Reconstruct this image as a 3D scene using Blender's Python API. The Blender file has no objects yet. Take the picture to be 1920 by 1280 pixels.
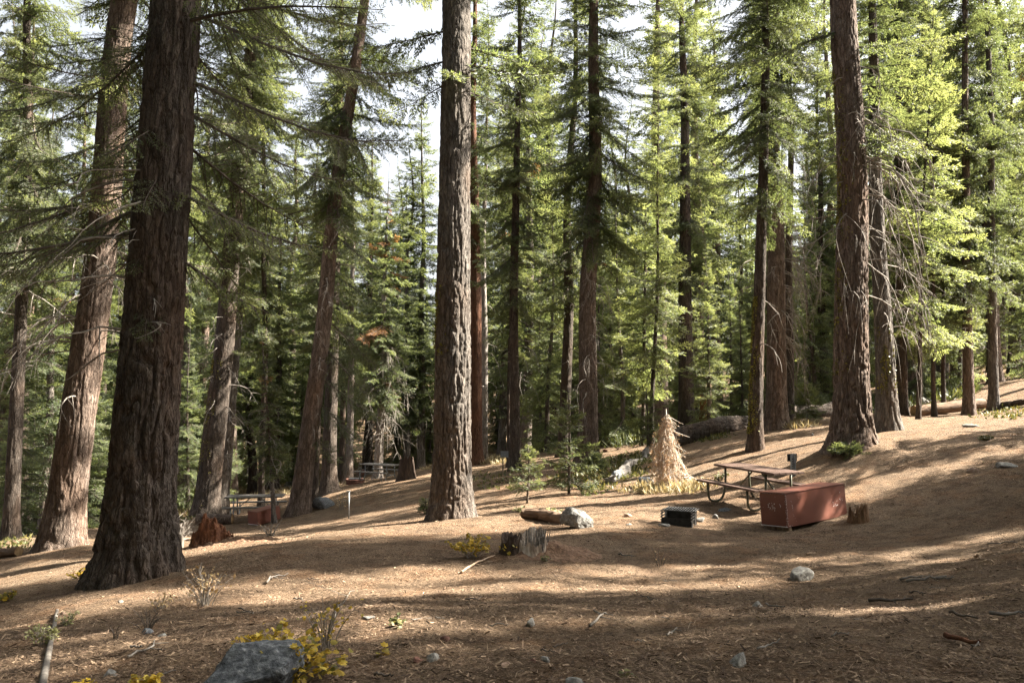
import bpy, math
import numpy as np
from mathutils import Vector, Matrix, Quaternion
RAD = math.radians
scene = bpy.context.scene
COL = scene.collection

# ------------------------------------------------------------------ camera, sky, sun, exposure
F = 1493.0; PITCH = math.atan(80/F); CAM = np.array([0., 0., 1.6])
cd = bpy.data.cameras.new('camera'); cam = bpy.data.objects.new('camera', cd); COL.objects.link(cam)
cd.lens = 36*F/1920; cd.sensor_width = 36; cd.clip_start = 0.05; cd.clip_end = 3000
cam.location = CAM; cam.rotation_euler = (RAD(90)+PITCH, 0, 0); scene.camera = cam

SUN_EL = RAD(41); SUN_AZ = RAD(80)          # azimuth measured clockwise from +Y (the viewing direction)
SUN_DIR = Vector((math.sin(SUN_AZ)*math.cos(SUN_EL), math.cos(SUN_AZ)*math.cos(SUN_EL), math.sin(SUN_EL)))
world = bpy.data.worlds.new('World'); scene.world = world; world.use_nodes = True
wn = world.node_tree.nodes; wl = world.node_tree.links
sky = wn.new('ShaderNodeTexSky'); sky.sky_type = 'NISHITA'; sky.sun_disc = False
sky.sun_elevation = SUN_EL; sky.sun_rotation = SUN_AZ; sky.air_density = 1.0; sky.dust_density = 5.0; sky.ozone_density = 1.0
hsv = wn.new('ShaderNodeHueSaturation'); hsv.inputs['Saturation'].default_value = 0.3; wl.new(sky.outputs[0], hsv.inputs['Color'])
bgn = wn['Background']; wl.new(hsv.outputs[0], bgn.inputs[0]); bgn.inputs[1].default_value = 0.05
ld = bpy.data.lights.new('sun', 'SUN'); sun = bpy.data.objects.new('sun', ld); COL.objects.link(sun)
ld.energy = 5.0; ld.angle = RAD(0.53); ld.color = (1.0, 0.93, 0.80)
sun.rotation_euler = SUN_DIR.to_track_quat('Z', 'Y').to_euler(); sun.location = (30, 10, 40)
scene.view_settings.view_transform = 'Standard'; scene.view_settings.look = 'None'
scene.view_settings.exposure = 3.0; scene.view_settings.gamma = 1.0; scene.view_settings.use_curve_mapping = False
cy = scene.cycles
cy.max_bounces = 6; cy.diffuse_bounces = 4; cy.glossy_bounces = 2; cy.transmission_bounces = 4; cy.transparent_max_bounces = 4
cy.use_denoising = True; cy.denoising_input_passes = 'RGB_ALBEDO_NORMAL'; cy.denoising_prefilter = 'NONE'; cy.sample_clamp_indirect = 8

# ------------------------------------------------------------------ numeric helpers
def rs(seed): return np.random.default_rng(seed)
def _hash(ix, iy, iz):
    h = (ix.astype(np.int64)*374761393 + iy.astype(np.int64)*668265263 + iz.astype(np.int64)*2147483647 + 1013904223) & 0xFFFFFFFF
    h = ((h ^ (h >> 13))*1274126177) & 0xFFFFFFFF
    h = ((h ^ (h >> 16))*2246822519) & 0xFFFFFFFF
    return ((h ^ (h >> 15)) & 0xFFFFFF)/16777215.0
def vn(x, y, z=0.0):
    x, y, z = np.broadcast_arrays(np.asarray(x, float), np.asarray(y, float), np.asarray(z, float))
    ix, iy, iz = np.floor(x), np.floor(y), np.floor(z); fx, fy, fz = x-ix, y-iy, z-iz
    fx, fy, fz = [f*f*(3-2*f) for f in (fx, fy, fz)]
    def c(a, b, d): return _hash(ix+a, iy+b, iz+d)
    def lx(b, d): return c(0, b, d)*(1-fx)+c(1, b, d)*fx
    return (lx(0, 0)*(1-fy)+lx(1, 0)*fy)*(1-fz)+(lx(0, 1)*(1-fy)+lx(1, 1)*fy)*fz
def fbm(x, y, z=0.0, o=3):
    s, a, t = 0, 1, 0
    for k in range(o):
        s = s+a*vn(x*2**k+17*k, y*2**k+5*k, z*2**k+9*k); t += a; a *= .5
    return s/t
def sstep(a, b, x):
    t = np.clip((x-a)/(b-a), 0, 1); return t*t*(3-2*t)
def norm(v): return v/np.maximum(np.linalg.norm(v, axis=-1, keepdims=True), 1e-9)

# ------------------------------------------------------------------ picture rays and terrain
def ray(px, py):
    x = (np.asarray(px, float)-960)/F; u = -(np.asarray(py, float)-640)/F
    c, s = math.cos(PITCH), math.sin(PITCH)
    return np.stack([x, c-u*s, s+u*c], -1)
def onray(px, py, D):
    d = ray(px, py); return CAM+d*(D/d[..., 1:2] if d.ndim > 1 else D/d[1])
CTRL = [(960,1280,4.4),(0,1280,4.7),(1920,1280,3.9),(480,1280,4.5),(1440,1280,4.15),
 (200,1110,10.0),(340,1060,10.8),(120,1036,17),(0,1075,15),(20,1010,24),(385,965,31),(480,969,34),(480,988,27),(560,960,28),(850,977,16),
 (650,972,25),(610,925,36),(715,897,50),(890,868,40),(965,880,30),(1100,866,31),(1065,926,22),(990,941,20),(1250,915,21),
 (1335,814,32),(1415,842,24),(1465,797,30),(1430,951,16),(1475,1000,13.6),(1610,975,14.2),(1600,846,19),(1665,806,23),
 (1815,780,30),(1780,775,33),(1920,735,32),(1920,900,14.0),(1920,1050,8.8),(1500,1085,9.4),(1275,985,13.8),(990,1035,11.2),
 (1085,987,13.6),(960,835,85),(200,985,60),(500,925,48),(1300,790,60),(1920,690,52),(1700,772,32),(395,1025,14.5),(700,1100,9.0),
 (1100,1010,12.4),(540,1005,19.5)]
_cp = np.array([onray(a, b, d) for a, b, d in CTRL] + [np.array(q, float) for q in
 [(-90,40,-12),(-120,120,-12),(0,160,-1),(120,120,12),(110,40,17),(60,20,8.5),(30,8,2.3),(18,3,1.3),(-20,3,-3.6),(-45,10,-8),(0,-12,.6),(14,-12,1.6),(-14,-12,-1.0),(0,0,.05),(60,70,8)]])
MOUNDS = [(-4.95, 10.5, .05, 1.25), (-1.2, 16, .09, 1.3), (8.1, 19, .2, 1.4), (-9.6, 17, .16, 1.4), (6.5, 9.0, .10, .8), (3.2, 7.2, -.08, .9), (-1.0, 6.6, .07, .7), (5.2, 6.2, .08, .9)]
def _k(d2): return np.sqrt(d2+4.0)
_n = len(_cp); _A = np.zeros((_n+3, _n+3)); _d2 = ((_cp[:, None, :2]-_cp[None, :, :2])**2).sum(-1)
_A[:_n, :_n] = _k(_d2)-np.eye(_n)*0.15; _A[:_n, _n] = 1; _A[:_n, _n+1:] = _cp[:, :2]; _A[_n, :_n] = 1; _A[_n+1:, :_n] = _cp[:, :2].T
_w = np.linalg.solve(_A, np.concatenate([_cp[:, 2], [0, 0, 0]]))
def ground(x, y):
    x = np.asarray(x, float); y = np.asarray(y, float); sh = np.broadcast(x, y).shape
    xx = np.broadcast_to(x, sh).ravel(); yy = np.broadcast_to(y, sh).ravel()
    r = np.hypot(xx, yy-20); q = np.minimum(1, 140/np.maximum(r, 1e-6)); cx = xx*q; cy_ = 20+(yy-20)*q
    z = np.empty(len(xx))
    for i in range(0, len(xx), 40000):
        s = slice(i, i+40000)
        d2 = (cx[s, None]-_cp[None, :, 0])**2+(cy_[s, None]-_cp[None, :, 1])**2
        z[s] = _k(d2)@_w[:_n]+_w[_n]+_w[_n+1]*cx[s]+_w[_n+2]*cy_[s]
    z += (fbm(xx*.9, yy*.9, 3.3)-.5)*.16*sstep(160, 60, r)+(fbm(xx*4, yy*4, 1.1, 2)-.5)*.045*sstep(45, 18, r)
    for mx, my, am, mr in MOUNDS: z += am*np.exp(-((xx-mx)**2+(yy-my)**2)/mr**2)
    z += sstep(200, 500, r)*(6+8*fbm(xx*.012, yy*.012, 8.))
    return z.reshape(sh)
def at(px, py, lo=2.5, hi=140):
    d = ray(px, py); d = d/d[1]
    t = np.exp(np.linspace(math.log(lo), math.log(hi), 900)); p = CAM+d*t[:, None]
    g = p[:, 2]-ground(p[:, 0], p[:, 1]); k = np.where(g < 0)[0]
    if len(k) == 0: k = [len(t)-1]
    k = k[0]; a = t[max(k-1, 0)]; b = t[k]
    for _ in range(18):
        m = (a+b)/2; q = CAM+d*m
        if q[2] < ground(q[0], q[1]): b = m
        else: a = m
    q = CAM+d*b; return Vector((q[0], q[1], float(ground(q[0], q[1]))))

# ------------------------------------------------------------------ mesh builder
class MB:
    def __init__(s): s.v = []; s.f = []; s.m = []; s.t = []; s.n = 0
    def add(s, V, Fq, mat=0, tone=0.5):
        V = np.asarray(V, float).reshape(-1, 3); Fq = np.asarray(Fq, int)
        s.v.append(V); s.f.append(Fq+s.n); s.m.append(np.full(len(Fq), mat, int))
        s.t.append(np.broadcast_to(np.asarray(tone, float), (len(V),)).copy()); s.n += len(V)
    def tube(s, P, Rr, k=6, mat=0, tone=.5, cap=True):
        P = np.asarray(P, float); n = len(P); Rr = np.broadcast_to(np.asarray(Rr, float), (n,))
        T = norm(np.gradient(P, axis=0)); up = np.array([0, 0, 1.]) if abs(T[0, 2]) < .9 else np.array([1., 0, 0])
        A = norm(np.cross(T, up)); B = np.cross(T, A); th = np.arange(k)*2*math.pi/k
        V = P[:, None]+Rr[:, None, None]*(np.cos(th)[None, :, None]*A[:, None]+np.sin(th)[None, :, None]*B[:, None])
        i = np.arange(n-1)[:, None]*k; j = np.arange(k)[None]; j2 = (j+1) % k
        Fq = np.stack([i+j, i+j2, i+k+j2, i+k+j], -1).reshape(-1, 4)
        b0 = s.n; s.add(V.reshape(-1, 3), Fq, mat, tone)
        if cap and k >= 3:
            for off, ring in ((0, list(range(k))), ((n-1)*k, list(range(k))[::-1])):
                tri = np.array([[ring[0], ring[q+1], ring[q]] for q in range(1, k-1)])+off
                s.add(np.zeros((0, 3)), tri+b0-s.n, mat)
    def box(s, c, sx, sy, sz, rot=None, mat=0, bev=0.0, tone=.5):
        h = np.array([sx, sy, sz])/2; b = min(bev, h.min()*.9)
        if b <= 0:
            V = np.array([[x, y, z] for x in (-1, 1) for y in (-1, 1) for z in (-1, 1)])*h
            Fq = np.array([[0,1,3,2],[4,6,7,5],[0,4,5,1],[2,3,7,6],[0,2,6,4],[1,5,7,3]])
        else:
            import bmesh
            bm = bmesh.new(); bmesh.ops.create_cube(bm, size=1)
            for v in bm.verts: v.co = Vector(np.array(v.co)*2*h)
            bmesh.ops.bevel(bm, geom=bm.edges[:], offset=b, segments=2, affect='EDGES')
            bm.verts.index_update(); V = np.array([v.co[:] for v in bm.verts])
            q = [[v.index for v in f.verts] for f in bm.faces]; bm.free()
            M = np.array(rot) if rot is not None else np.eye(3); V = V@M.T+np.asarray(c); base = s.n
            s.add(V, np.array([f for f in q if len(f) == 4]).reshape(-1, 4), mat, tone)
            t3 = [f for f in q if len(f) == 3]
            if t3: s.add(np.zeros((0, 3)), np.array(t3)+base-s.n, mat)
            return
        M = np.array(rot) if rot is not None else np.eye(3)
        s.add(V@M.T+np.asarray(c), Fq, mat, tone)
    def mesh(s, name, mats, smooth=False):
        V = np.concatenate(s.v); me = bpy.data.meshes.new(name); me.vertices.add(len(V)); me.vertices.foreach_set('co', V.astype(np.float32).ravel())
        loops = np.concatenate([f.ravel() for f in s.f]); cnt = np.concatenate([np.full(len(f), f.shape[1] if f.ndim > 1 else 0, int) for f in s.f])
        me.loops.add(len(loops)); me.loops.foreach_set('vertex_index', loops.astype(np.int32))
        me.polygons.add(len(cnt)); st = np.concatenate([[0], np.cumsum(cnt)[:-1]])
        me.polygons.foreach_set('loop_start', st.astype(np.int32)); me.polygons.foreach_set('material_index', np.concatenate(s.m).astype(np.int32))
        me.polygons.foreach_set('use_smooth', np.full(len(cnt), smooth))
        at_ = me.attributes.new('tone', 'FLOAT', 'POINT'); at_.data.foreach_set('value', np.concatenate(s.t).astype(np.float32))
        for m in mats: me.materials.append(m)
        me.update(calc_edges=True); me.validate(); return me
def obj(name, data, parent=None, loc=None, rot=None, scale=None, label=None):
    if isinstance(data, tuple): data = data[0].mesh(name, data[1], *data[2:])
    o = bpy.data.objects.new(name, data); COL.objects.link(o)
    if parent: o.parent = parent
    if loc is not None: o.location = loc
    if rot is not None: o.rotation_euler = rot
    if scale is not None: o.scale = (scale,)*3 if np.isscalar(scale) else scale
    if label: o['label'] = label
    return o
def tag(o, label, cat, group=None, kind=None):
    o['label'] = label; o['category'] = cat
    if group: o['group'] = group
    if kind: o['kind'] = kind
    return o
def thing(name, label, cat, loc, rotz=0, group=None):
    o = bpy.data.objects.new(name, None); COL.objects.link(o); o.location = loc; o.rotation_euler = (0, 0, rotz); o.empty_display_size = .2
    return tag(o, label, cat, group)
def dup(root, loc, rotz, scale, label, group):
    r = root.copy(); COL.objects.link(r); r.location = loc; r.rotation_euler = (0, 0, rotz); r.scale = (scale,)*3; r['label'] = label; r['group'] = group
    for ch in list(root.children):
        c = ch.copy(); COL.objects.link(c); c.parent = r
    return r

# ------------------------------------------------------------------ materials
def mat(name):
    m = bpy.data.materials.new(name); m.use_nodes = True; nt = m.node_tree; nt.nodes.clear()
    return m, nt, nt.nodes.new, lambda a, b: nt.links.new(a, b)
def ramp(N, stops, interp='LINEAR'):
    r = N('ShaderNodeValToRGB'); e = r.color_ramp.elements; r.color_ramp.interpolation = interp
    while len(e) > 1: e.remove(e[-1])
    e[0].position = stops[0][0]; e[0].color = (*stops[0][1], 1)
    for p, c in stops[1:]:
        q = e.new(p); q.color = (*c, 1)
    return r
def noise(N, L, vec, sc, det=4, rough=.6, stretch=None):
    n = N('ShaderNodeTexNoise'); n.inputs['Scale'].default_value = sc; n.inputs['Detail'].default_value = det; n.inputs['Roughness'].default_value = rough
    if stretch:
        mp = N('ShaderNodeMapping'); mp.inputs['Scale'].default_value = stretch; L(vec, mp.inputs['Vector']); vec = mp.outputs[0]
    L(vec, n.inputs['Vector']); return n.outputs['Fac']
def mix(N, L, f, a, b, mode='MIX'):
    m = N('ShaderNodeMix'); m.data_type = 'RGBA'; m.blend_type = mode
    for s, v in ((m.inputs[0], f), (m.inputs[6], a), (m.inputs[7], b)):
        if isinstance(v, (int, float)): s.default_value = v
        elif isinstance(v, tuple): s.default_value = (*v, 1)
        else: L(v, s)
    return m.outputs[2]
def math_(N, L, op, a, b=0.0):
    m = N('ShaderNodeMath'); m.operation = op
    for s, v in ((m.inputs[0], a), (m.inputs[1], b)):
        if isinstance(v, (int, float)): s.default_value = v
        else: L(v, s)
    return m.outputs[0]
def finish(N, L, col, rough=.9, h=None, dist=.02, strength=.6, spec=.25, metal=0.0):
    p = N('ShaderNodeBsdfPrincipled'); o = N('ShaderNodeOutputMaterial')
    if isinstance(col, tuple): p.inputs['Base Color'].default_value = (*col, 1)
    else: L(col, p.inputs['Base Color'])
    p.inputs['Specular IOR Level'].default_value = spec; p.inputs['Metallic'].default_value = metal
    if isinstance(rough, (int, float)): p.inputs['Roughness'].default_value = rough
    else: L(rough, p.inputs['Roughness'])
    if h is not None:
        b = N('ShaderNodeBump'); b.inputs['Distance'].default_value = dist; b.inputs['Strength'].default_value = strength
        L(h, b.inputs['Height']); L(b.outputs[0], p.inputs['Normal'])
    L(p.outputs[0], o.inputs[0]); return p
def objco(N, L, rnd=True):
    t = N('ShaderNodeTexCoord'); o = t.outputs['Object']
    if not rnd: return o
    i = N('ShaderNodeObjectInfo'); a = N('ShaderNodeVectorMath'); a.operation = 'ADD'
    s = math_(N, L, 'MULTIPLY', i.outputs['Random'], 37.0); L(o, a.inputs[0]); L(s, a.inputs[1]); return a.outputs[0]
def worldco(N):
    return N('ShaderNodeNewGeometry').outputs['Position']

def bark_mat(name, dark, mid, lite, warm, fine=26., sx=1.0):
    m, nt, N, L = mat(name); v = objco(N, L)
    a = noise(N, L, v, 9*sx, 5, .65, (1, 1, .22)); b = noise(N, L, v, 1.1, 3, .5, (1, 1, .5)); c = noise(N, L, v, fine*2.2, 4, .7, (1, 1, .45))
    r = ramp(N, [(.30, dark), (.50, mid), (.72, lite)]); L(math_(N, L, 'ADD', math_(N, L, 'MULTIPLY', a, .55), math_(N, L, 'MULTIPLY', c, .45)), r.inputs[0])
    wf = ramp(N, [(.48, (0, 0, 0)), (.68, (1, 1, 1))]); L(b, wf.inputs[0])
    col = mix(N, L, math_(N, L, 'MULTIPLY', wf.outputs[0], .55), r.outputs[0], warm)
    vo = N('ShaderNodeTexVoronoi'); vo.feature = 'DISTANCE_TO_EDGE'; vo.inputs['Scale'].default_value = 15*sx
    mp = N('ShaderNodeMapping'); mp.inputs['Scale'].default_value = (1, 1, .24); L(v, mp.inputs[0])
    wv = N('ShaderNodeVectorMath'); wv.operation = 'ADD'; L(mp.outputs[0], wv.inputs[0]); L(math_(N, L, 'MULTIPLY', a, .14), wv.inputs[1]); L(wv.outputs[0], vo.inputs['Vector'])
    fr = ramp(N, [(0, (0, 0, 0)), (.16, (1, 1, 1))]); L(vo.outputs['Distance'], fr.inputs[0])
    ck = ramp(N, [(0, (.38, .34, .32)), (.10, (1, 1, 1))]); L(vo.outputs['Distance'], ck.inputs[0]); col = mix(N, L, .75, col, mix(N, L, 1.0, col, ck.outputs[0], 'MULTIPLY'))
    v2 = N('ShaderNodeTexVoronoi'); v2.inputs['Scale'].default_value = 15*sx; L(wv.outputs[0], v2.inputs['Vector']); pr = ramp(N, [(0, (.62, .60, .58)), (.5, (1, 1, 1)), (1, (1.5, 1.46, 1.42))]); L(v2.outputs['Color'], pr.inputs[0]); col = mix(N, L, .8, col, mix(N, L, 1.0, col, pr.outputs[0], 'MULTIPLY'))
    h = math_(N, L, 'ADD', math_(N, L, 'MULTIPLY', fr.outputs[0], .6), math_(N, L, 'MULTIPLY', c, .7))
    finish(N, L, col, .92, h, .03, .9, .15); return m
M = {}
M['bark_dark'] = bark_mat('bark_dark', (0.022, 0.018, 0.015), (0.066, 0.053, 0.044), (0.16, 0.138, 0.12), (0.09, 0.056, 0.038))
M['bark_grey'] = bark_mat('bark_grey', (0.036, 0.031, 0.027), (0.112, 0.098, 0.086), (0.245, 0.22, 0.195), (0.125, 0.088, 0.065))
M['bark_warm'] = bark_mat('bark_warm', (0.046, 0.034, 0.028), (0.125, 0.094, 0.076), (0.27, 0.22, 0.185), (0.155, 0.098, 0.068))
M['bark_pale'] = bark_mat('bark_pale', (.10, .085, .075), (.25, .22, .20), (.45, .42, .39), (.22, .15, .11))
M['bark_red'] = bark_mat('bark_red', (.045, .026, .019), (.10, .052, .034), (.17, .095, .062), (.13, .06, .036))

def leaf_mat(name, stops, trans=.5, tgain=(2.7, 2.5, 1.5), var=.35, clump=1.3):
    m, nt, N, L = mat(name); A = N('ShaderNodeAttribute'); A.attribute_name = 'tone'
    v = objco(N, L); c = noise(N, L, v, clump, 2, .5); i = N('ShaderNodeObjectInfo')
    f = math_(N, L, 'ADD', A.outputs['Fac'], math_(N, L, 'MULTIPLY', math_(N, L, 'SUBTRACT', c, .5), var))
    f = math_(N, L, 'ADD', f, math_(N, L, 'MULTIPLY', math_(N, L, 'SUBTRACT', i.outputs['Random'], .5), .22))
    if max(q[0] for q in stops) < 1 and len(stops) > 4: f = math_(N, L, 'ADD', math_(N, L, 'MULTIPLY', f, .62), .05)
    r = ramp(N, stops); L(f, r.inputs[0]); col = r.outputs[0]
    p = N('ShaderNodeBsdfPrincipled'); L(col, p.inputs['Base Color']); p.inputs['Roughness'].default_value = .5; p.inputs['Specular IOR Level'].default_value = .35
    t = N('ShaderNodeBsdfTranslucent'); L(mix(N, L, 1.0, col, tgain, 'MULTIPLY'), t.inputs[0])
    ms = N('ShaderNodeMixShader'); ms.inputs[0].default_value = trans; L(p.outputs[0], ms.inputs[1]); L(t.outputs[0], ms.inputs[2])
    o = N('ShaderNodeOutputMaterial'); L(ms.outputs[0], o.inputs[0]); return m
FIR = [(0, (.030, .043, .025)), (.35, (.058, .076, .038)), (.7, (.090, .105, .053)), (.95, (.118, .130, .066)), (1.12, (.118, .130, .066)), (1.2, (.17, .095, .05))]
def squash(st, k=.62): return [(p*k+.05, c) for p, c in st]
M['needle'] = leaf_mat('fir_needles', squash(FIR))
YOUNG_LIT = [(p, tuple(min(1, q*1.5) for q in c)) for p, c in FIR[:5]]+[FIR[5]]  # fir tones lightened to stand in for sun the understory lacks
M['needle_young_lit'] = leaf_mat('young_fir_needles_lit', squash(YOUNG_LIT), .5, (2.6, 2.4, 1.4))
M['needle_dry'] = leaf_mat('dry_needles', [(0, (.20, .095, .045)), (.5, (.38, .24, .14)), (1, (.56, .45, .31))], .3, (1.3, 1.1, .8))
M['leaf_yellow'] = leaf_mat('yellow_leaves', [(0, (.16, .15, .03)), (.35, (.36, .24, .025)), (.7, (.52, .35, .03)), (1, (.52, .40, .07))], .35, (1.2, 1.1, .7), .5, 6.)
M['leaf_tan'] = leaf_mat('tan_leaves', [(0, (.25, .15, .07)), (.5, (.45, .31, .17)), (1, (.58, .46, .27))], .3, (1.2, 1.1, .8), .5, 6.)
M['leaf_sage'] = leaf_mat('sage_leaves', [(0, (.16, .17, .07)), (.5, (.30, .30, .13)), (1, (.42, .40, .2))], .3, (1.2, 1.1, .8), .5, 6.)
M['leaf_green'] = leaf_mat('low_green_leaves', [(0, (.045, .055, .020)), (.5, (.095, .10, .034)), (1, (.20, .17, .06))], .3, (1.3, 1.2, .8), .6, 2.)
M['under'] = leaf_mat('undergrowth_leaves', [(0, (.022, .030, .014)), (.5, (.05, .062, .026)), (1, (.10, .105, .045))], .35, (1.5, 1.4, .8), .6, .6)
M['grass_dry'] = leaf_mat('dry_grass', [(0, (.17, .125, .065)), (.5, (.29, .235, .13)), (1, (.42, .37, .25))], .3, (1.2, 1.1, .8), .5, 1.)
M['lichen'] = leaf_mat('lichen', [(0, (.09, .085, .014)), (.5, (.17, .155, .022)), (1, (.27, .24, .03))], .1, (1, 1, 1), .5, 6.)

def simple(name, stops, sc=8., det=5, rough=.9, dist=.01, stren=.6, stretch=None, spec=.25, metal=0., tone=0.0, rnd=True):
    m, nt, N, L = mat(name); v = objco(N, L, rnd); a = noise(N, L, v, sc, det, .65, stretch); f = a
    if tone:
        A = N('ShaderNodeAttribute'); A.attribute_name = 'tone'
        f = math_(N, L, 'ADD', math_(N, L, 'MULTIPLY', A.outputs['Fac'], tone), math_(N, L, 'MULTIPLY', a, 1-tone))
    r = ramp(N, stops); L(f, r.inputs[0]); finish(N, L, r.outputs[0], rough, a, dist, stren, spec, metal); return m
M['straw'] = simple('straw_twigs', [(.3, (.30, .24, .18)), (.55, (.52, .46, .39)), (.8, (.70, .66, .60))], 14.)
M['dead_wood'] = simple('dead_twig_wood', [(.3, (.10, .085, .07)), (.55, (.25, .22, .19)), (.8, (.44, .40, .36))], 3., stretch=(1, 1, 1))
M['limb'] = simple('limb_bark', [(.3, (.04, .032, .026)), (.7, (.13, .105, .085))], 6.)
M['rock'] = simple('granite', [(.30, (.075, .070, .062)), (.48, (.17, .16, .145)), (.60, (.24, .23, .21)), (.72, (.34, .325, .30))], 20., 12, .88, .02, .9)
M['rock_dark'] = simple('grey_granite', [(.32, (.03, .032, .036)), (.48, (.085, .09, .098)), (.58, (.14, .145, .152)), (.70, (.30, .30, .30))], 26., 12, .85, .02, .9)
M['rock_tan'] = simple('tan_rock', [(.30, (.13, .085, .06)), (.5, (.25, .17, .125)), (.7, (.36, .27, .21))], 9., 8, .9, .02, .7)
M['rock_rust'] = simple('rust_rock', [(.30, (.05, .026, .02)), (.6, (.15, .07, .05))], 12., 6, .9, .02, .7)
M['wood_grey'] = simple('weathered_wood', [(.3, (.07, .06, .052)), (.55, (.20, .18, .16)), (.75, (.38, .355, .33))], 9., 8, .9, .015, .8, (1, 1, 6))
M['rot_red'] = simple('rotten_red_wood', [(.3, (.045, .020, .012)), (.55, (.145, .062, .033)), (.75, (.27, .14, .075))], 9., 7, .95, .04, 1.)
M['crumb'] = simple('crumbled_rot', [(.3, (.06, .034, .021)), (.55, (.17, .10, .062)), (.75, (.31, .21, .14))], 16., 8, .95, .04, 1.)
M['rot_brown'] = simple('rotten_brown_wood', [(.3, (.05, .03, .017)), (.55, (.20, .115, .062)), (.75, (.38, .24, .14))], 12., 7, .95, .03, 1., (1, 1, .25))
M['stump_pale'] = simple('pale_torn_wood', [(.3, (.13, .09, .065)), (.5, (.34, .27, .21)), (.68, (.58, .51, .44))], 12., 8, .95, .03, 1., (1, 1, .15))
M['stick'] = simple('fallen_stick_wood', [(.3, (.06, .05, .042)), (.55, (.16, .14, .12)), (.8, (.30, .275, .25))], 8., 5)
M['rot_tan'] = simple('split_tan_wood', [(.3, (.10, .06, .038)), (.52, (.30, .21, .14)), (.72, (.55, .45, .34))], 10., 7, .95, .03, 1., (1, 1, .2))
M['log_tan'] = simple('peeled_log_wood', [(.3, (.055, .036, .024)), (.52, (.155, .10, .066)), (.72, (.29, .21, .15))], 8., 7, .95, .02, .8, (.25, 1, 1))
M['stump_dark'] = simple('charred_stump_wood', [(.3, (.018, .014, .012)), (.6, (.07, .048, .036)), (.8, (.14, .10, .08))], 10., 7, .95, .03, 1., (1, 1, .2))
M['orange_wood'] = simple('torn_orange_wood', [(.3, (.05, .024, .012)), (.6, (.20, .085, .032)), (.8, (.34, .18, .08))], 12., 6, .9, .02, .8, (1, 1, .15))
M['log_end'] = simple('cut_log_wood', [(.3, (.20, .12, .06)), (.6, (.42, .28, .15))], 12., 5, .9)
M['table_wood'] = simple('brown_table_boards', [(.3, (.050, .030, .023)), (.55, (.095, .058, .044)), (.75, (.15, .105, .085))], 5., 6, .62, .004, .5, (1.2, 14, 14), rnd=False)
M['table_grey'] = simple('grey_table_boards', [(.3, (.09, .08, .07)), (.7, (.18, .165, .15))], 5., 6, .75, .004, .5, (1.2, 14, 14), rnd=False)
M['pipe_green'] = simple('olive_painted_pipe', [(.35, (.055, .058, .040)), (.65, (.13, .125, .085))], 9., 5, .5, .002, .3)
M['pipe_silver'] = simple('galvanised_pipe', [(.35, (.20, .205, .21)), (.65, (.34, .35, .355))], 9., 5, .45, .002, .2, metal=.6)
M['steel_grey'] = simple('grey_steel', [(.35, (.17, .19, .215)), (.65, (.30, .33, .36))], 12., 5, .5, .002, .2, metal=.35)
M['black_steel'] = simple('sooty_steel', [(.35, (.010, .010, .010)), (.65, (.035, .034, .033))], 14., 5, .5, .003, .4, spec=.4)
M['grate_steel'] = simple('worn_grate_steel', [(.35, (.05, .05, .05)), (.65, (.14, .14, .14))], 14., 5, .5, .003, .4, metal=.3)
M['plate_dark'] = simple('dark_sign_plate', [(.35, (.02, .022, .025)), (.65, (.04, .043, .047))], 14.)
M['white_paint'] = simple('bare_white_scrape', [(.35, (.50, .46, .45)), (.65, (.75, .72, .71))], 40.)
def box_paint(name):
    m, nt, N, L = mat(name); v = objco(N, L, False)
    a = noise(N, L, v, 2.2, 5, .6); b = noise(N, L, v, 22, 6, .75); c = noise(N, L, v, 75, 3, .6)
    r = ramp(N, [(.3, (.115, .036, .021)), (.55, (.155, .051, .031)), (.75, (.20, .075, .048))]); L(a, r.inputs[0])
    ch = ramp(N, [(.715, (0, 0, 0)), (.735, (1, 1, 1))]); L(b, ch.inputs[0])
    col = mix(N, L, math_(N, L, 'MULTIPLY', ch.outputs[0], .8), r.outputs[0], (.50, .43, .41))
    rg = ramp(N, [(.3, (.36, .36, .36)), (.7, (.6, .6, .6))]); L(a, rg.inputs[0])
    finish(N, L, col, rg.outputs[0], c, .001, .15, .45); return m
M['box_paint'] = box_paint('red_brown_box_paint')

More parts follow.
